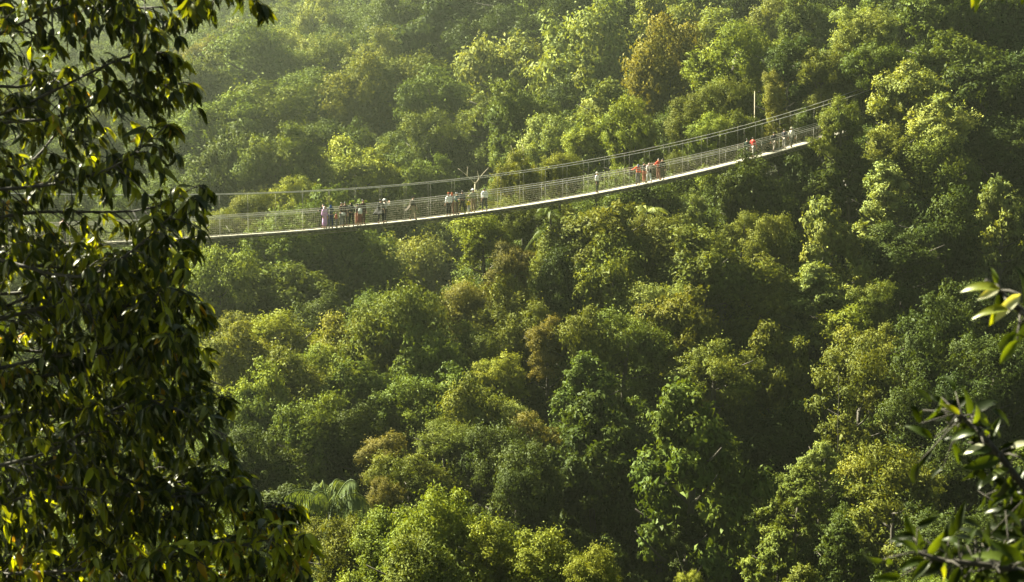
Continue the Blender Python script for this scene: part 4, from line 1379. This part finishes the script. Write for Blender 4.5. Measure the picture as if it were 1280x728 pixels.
LIMBS = [  # pixel track of each limb, depth, how many twigs, chance of leaves coloured as sunlit
    ([(-175, 60), (-40, -30), (90, -25), (200, -18), (308, -6)], 7.0, 17, .05),
    ([(-175, 120), (-60, 30), (40, 10), (130, 8), (235, 8)], 7.6, 13, .06),
    ([(-175, 160), (-60, 90), (40, 60), (110, 40), (170, 38)], 7.3, 15, .10),
    ([(-175, 200), (-60, 150), (50, 110), (140, 90), (196, 66)], 7.1, 14, .14),
    ([(-175, 260), (-60, 200), (60, 160), (150, 125), (222, 105)], 7.7, 14, .18),
    ([(-175, 300), (-60, 250), (60, 210), (150, 185), (215, 160)], 7.2, 13, .20),
    ([(-175, 330), (-60, 290), (60, 265), (160, 240), (258, 232)], 7.5, 14, .10),
    ([(-175, 350), (-60, 320), (80, 300), (160, 280), (246, 250)], 6.9, 13, .10),
    ([(-175, 400), (-60, 350), (70, 330), (160, 315), (236, 300)], 7.8, 14, .12),
    ([(-175, 420), (-60, 390), (70, 370), (160, 350), (232, 332)], 7.1, 14, .18),
    ([(-175, 450), (-60, 430), (70, 400), (170, 385), (250, 380)], 7.4, 16, .25),
    ([(-175, 500), (-60, 460), (70, 440), (170, 420), (238, 420)], 7.0, 16, .25),
    ([(-175, 540), (-60, 500), (70, 480), (170, 460), (255, 455)], 7.8, 16, .15),
    ([(-175, 560), (-60, 540), (70, 520), (180, 500), (282, 498)], 7.3, 17, .12),
    ([(-175, 600), (-60, 580), (70, 560), (180, 540), (284, 540)], 6.9, 17, .12),
    ([(-175, 640), (-60, 620), (80, 600), (190, 580), (296, 586)], 7.6, 18, .10),
    ([(-175, 680), (-60, 660), (80, 640), (200, 620), (310, 610)], 7.1, 18, .10),
    ([(-175, 720), (-60, 700), (80, 680), (220, 650), (362, 636)], 7.4, 22, .6),
    ([(-175, 760), (-60, 740), (100, 720), (240, 690), (384, 668)], 6.9, 24, .75),
    ([(-175, 800), (-60, 780), (120, 760), (260, 730), (380, 706)], 7.3, 24, .7),
    ([(-175, 840), (-60, 820), (120, 800), (260, 780), (360, 752)], 7.6, 16, .15),
    ([(-175, 330), (-60, 300), (60, 300), (140, 310), (200, 315)], 8.6, 15, .08),
    ([(-175, 380), (-60, 360), (60, 365), (140, 365), (205, 375)], 8.7, 15, .08),
    ([(-175, 440), (-60, 420), (60, 430), (140, 430), (210, 440)], 8.6, 15, .08),
    ([(-175, 500), (-60, 490), (60, 500), (160, 505), (235, 520)], 8.7, 15, .08),
    ([(-175, 580), (-60, 560), (60, 580), (170, 590), (260, 600)], 8.6, 15, .08),
    ([(-175, 660), (-60, 650), (60, 660), (180, 665), (300, 680)], 8.7, 15, .10),
    ([(-175, 740), (-60, 740), (60, 730), (180, 740), (320, 735)], 8.6, 15, .10),
    ([(-175, 230), (-60, 200), (40, 205), (90, 215), (140, 225)], 8.6, 12, .08),
    ([(-175, 130), (-60, 90), (20, 95), (60, 100), (95, 115)], 8.6, 11, .08),
    ([(-175, 20), (-80, -60), (20, -80), (120, -70), (220, -60)], 8.0, 10, .05),
]
for track, dep, ntw, lit in LIMBS:
    n = len(track)
    ctl = []
    for k, (x, y) in enumerate(track):
        if y > 120: x -= 10 * k / (n - 1)
        jx = random.gauss(0, 16) if 0 < k < n - 1 else 0; jy = random.gauss(0, 22) if 0 < k < n - 1 else 0
        ctl.append(at(x + jx, y + jy, 8.5 + (dep - 8.5) * (k / (n - 1)) ** .6 + random.gauss(0, .12)))
    pts = bez(ctl, 16)
    tree.twig(pts, .013, .003)
    ntw = int(ntw * (3.1 if track[-1][1] < 290 else 4.4))
    for k in range(ntw):
        u = .20 + .80 * (k + random.random() * .8) / ntw
        end = k >= ntw - 3
        i = min(int(u * 15), 14); f = u * 15 - i
        b = pts[15].copy() if end else pts[i].lerp(pts[i + 1], f)
        tan = (pts[i + 1] - pts[i]).normalized()
        a = random.uniform(0, 2 * PI)
        outv = (tan * random.uniform(.3, .9) + Vector((math.cos(a) * .5, random.uniform(-.8, .8), math.sin(a) * .75 + .05)) * (.3 if end else .85)).normalized()
        ln = random.uniform(.04, .09) if end else random.uniform(.12, .36) * min(1.0, 1.45 - u)
        tp = [b + outv * ln * t + Vector((0, 0, -.35 * ln * t * t)) for t in (0, .33, .66, 1.0)]
        tree.twig(tp, .0035, .0015)
        nl = random.randint(7, 11)
        tone = random.random() < lit                      # a whole shoot coloured as if sunlit
        for j in range(nl):
            t = 1.0 if j < nl * .55 else random.uniform(.25, .95)
            q = b + outv * ln * t + Vector((0, 0, -.35 * ln * t * t))
            a2 = random.uniform(0, 2 * PI)
            d = outv * random.uniform(.2, .7) + Vector((math.cos(a2) * .6, math.sin(a2) * .6, random.uniform(-1.25, -.25)))
            up = Vector((random.gauss(0, .5), random.gauss(0, .5), 1))
            tree.leaf(q, d, up, random.uniform(.058, .112), leaf_col(.75 if tone else lit * .3))
# the rest of the same crown, up and back towards the sun, outside the view: it keeps most of the visible side in shade
for k in range(115):
    u, w = random.random(), random.random()
    b = at(-60 + 200 * u, -20 + 620 * w, 7.4) + sun_dir * random.uniform(1.9, 4.2) + Vector((random.gauss(0, .1), random.gauss(0, .35), random.gauss(0, .1)))
    if b.x > -.335 * b.y: continue
    a = random.uniform(0, 2 * PI)
    outv = Vector((math.cos(a), math.sin(a), random.uniform(-.4, .3))).normalized()
    tree.twig([b - outv * .5 + Vector((-.2, 0, -.1)), b, b + outv * .3], .006, .002)
    for j in range(13):
        q = b + outv * random.uniform(-.3, .3)
        a2 = random.uniform(0, 2 * PI)
        tree.leaf(q, Vector((math.cos(a2), math.sin(a2), random.uniform(-1, 0))), Vector((random.gauss(0, .5), random.gauss(0, .5), 1)), random.uniform(.12, .17), leaf_col(.05))
tree.done(298, lambda p: 0.0 if -.33 * p.y < p.x else 9.0)

# near leaves that lean in from the other side, close to the lens and slightly out of focus
def near_branch(label, track, depth, shoots, extra=0, name='leafy_branch', cat='branch'):
    pts = bez([at(x, y, depth) for x, y in track], 14)
    sp = Sprig(name, pts[0], label, cat)
    sp.twig(pts, .012, .003)
    for (x, y), (dx, dy), ln, col in shoots:
        p = at(x, y, depth + random.uniform(-.12, .12))
        q = min(pts, key=lambda a: (a - p).length)
        if (q - p).length > .012: sp.twig([q, q.lerp(p, .5) + Vector((0, 0, .004)), p], .003, .0018)
        w = at(x + dx, y + dy, p.y) - p
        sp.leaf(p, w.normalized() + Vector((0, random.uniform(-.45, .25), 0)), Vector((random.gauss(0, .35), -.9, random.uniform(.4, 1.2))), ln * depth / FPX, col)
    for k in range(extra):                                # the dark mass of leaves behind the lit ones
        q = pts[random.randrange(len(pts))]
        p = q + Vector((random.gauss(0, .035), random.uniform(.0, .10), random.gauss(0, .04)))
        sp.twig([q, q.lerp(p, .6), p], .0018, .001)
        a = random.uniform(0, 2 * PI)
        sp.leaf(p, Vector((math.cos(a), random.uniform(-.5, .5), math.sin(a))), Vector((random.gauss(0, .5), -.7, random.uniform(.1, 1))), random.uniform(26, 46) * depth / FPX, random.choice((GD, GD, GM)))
    sp.done(300)
    return sp


GD, GM, GL, GY, GW = (.012, .019, .004), (.028, .044, .007), (.065, .092, .012), (.13, .15, .016), (.45, .45, .32)  # GW: white sun glint put into the leaf colour
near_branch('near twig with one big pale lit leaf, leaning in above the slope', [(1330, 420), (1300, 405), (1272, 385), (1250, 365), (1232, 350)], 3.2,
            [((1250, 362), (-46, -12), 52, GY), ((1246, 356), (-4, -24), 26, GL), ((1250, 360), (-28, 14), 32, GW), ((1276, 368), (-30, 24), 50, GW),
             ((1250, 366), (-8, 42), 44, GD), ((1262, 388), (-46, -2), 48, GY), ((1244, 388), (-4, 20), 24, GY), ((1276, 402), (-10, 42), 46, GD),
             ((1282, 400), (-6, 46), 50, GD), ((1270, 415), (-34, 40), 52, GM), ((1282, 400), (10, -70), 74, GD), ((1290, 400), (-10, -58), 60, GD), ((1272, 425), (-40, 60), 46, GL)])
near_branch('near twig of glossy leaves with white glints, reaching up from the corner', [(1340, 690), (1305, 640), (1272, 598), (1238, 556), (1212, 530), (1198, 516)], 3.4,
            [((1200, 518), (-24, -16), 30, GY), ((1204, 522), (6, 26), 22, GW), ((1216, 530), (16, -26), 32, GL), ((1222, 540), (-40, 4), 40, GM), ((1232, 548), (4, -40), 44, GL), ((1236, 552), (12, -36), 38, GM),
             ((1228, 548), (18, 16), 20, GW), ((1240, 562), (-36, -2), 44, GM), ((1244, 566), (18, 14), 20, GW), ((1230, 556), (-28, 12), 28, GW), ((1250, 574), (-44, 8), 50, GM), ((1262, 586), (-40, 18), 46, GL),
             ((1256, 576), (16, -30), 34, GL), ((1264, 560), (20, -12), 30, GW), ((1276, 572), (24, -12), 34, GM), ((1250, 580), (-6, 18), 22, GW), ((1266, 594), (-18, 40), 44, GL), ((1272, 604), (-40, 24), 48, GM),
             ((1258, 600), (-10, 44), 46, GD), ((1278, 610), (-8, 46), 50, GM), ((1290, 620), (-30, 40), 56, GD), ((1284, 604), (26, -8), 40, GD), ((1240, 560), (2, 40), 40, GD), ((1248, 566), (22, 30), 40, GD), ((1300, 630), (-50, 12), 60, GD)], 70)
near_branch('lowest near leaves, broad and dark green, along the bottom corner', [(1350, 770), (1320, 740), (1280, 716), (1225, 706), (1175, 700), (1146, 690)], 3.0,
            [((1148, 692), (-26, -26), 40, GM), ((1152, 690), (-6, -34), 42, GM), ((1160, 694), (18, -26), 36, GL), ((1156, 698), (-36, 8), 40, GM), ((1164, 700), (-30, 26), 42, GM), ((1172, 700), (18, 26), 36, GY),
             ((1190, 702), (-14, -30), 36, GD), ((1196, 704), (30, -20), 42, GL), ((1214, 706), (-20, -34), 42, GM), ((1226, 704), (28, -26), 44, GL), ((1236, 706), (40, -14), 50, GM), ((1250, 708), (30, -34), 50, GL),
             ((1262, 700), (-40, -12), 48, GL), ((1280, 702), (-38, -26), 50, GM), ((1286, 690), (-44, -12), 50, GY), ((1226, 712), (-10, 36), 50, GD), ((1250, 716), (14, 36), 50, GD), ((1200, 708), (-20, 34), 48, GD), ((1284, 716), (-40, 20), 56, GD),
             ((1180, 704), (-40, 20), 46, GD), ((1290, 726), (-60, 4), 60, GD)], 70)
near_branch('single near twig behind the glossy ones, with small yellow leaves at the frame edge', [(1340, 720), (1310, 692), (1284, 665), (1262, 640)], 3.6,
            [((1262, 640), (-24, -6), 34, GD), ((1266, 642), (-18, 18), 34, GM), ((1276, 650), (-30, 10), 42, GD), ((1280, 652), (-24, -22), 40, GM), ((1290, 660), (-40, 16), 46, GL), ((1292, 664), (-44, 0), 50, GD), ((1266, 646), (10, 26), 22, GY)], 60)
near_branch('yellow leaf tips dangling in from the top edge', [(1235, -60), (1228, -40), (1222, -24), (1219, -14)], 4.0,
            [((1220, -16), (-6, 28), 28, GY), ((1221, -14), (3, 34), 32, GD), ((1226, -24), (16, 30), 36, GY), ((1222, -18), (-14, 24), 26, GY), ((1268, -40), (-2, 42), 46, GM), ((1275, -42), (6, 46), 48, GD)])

# ------------------------------------------------------------------ haze
HZ = (-950, 950, -520, 1450, ZMIN - 1.5, 118.0)
hg = Geo()
hg.box(((HZ[0] + HZ[1]) / 2, (HZ[2] + HZ[3]) / 2, (HZ[4] + HZ[5]) / 2), HZ[1] - HZ[0], HZ[3] - HZ[2], HZ[5] - HZ[4])
m, t, n, l = new_mat('haze')
pv = n.new('ShaderNodeVolumePrincipled')
pv.inputs['Color'].default_value = (.85, .96, .74, 1)
pv.inputs['Density'].default_value = .00022
pv.inputs['Anisotropy'].default_value = .76
out = n.new('ShaderNodeOutputMaterial')
l.new(pv.outputs[0], out.inputs['Volume'])
haze = link('haze', hg.mesh('haze'), m)
tag(haze, 'pale sunlit haze hanging in the valley air', 'haze', kind='stuff')
haze.display_type = 'WIRE'
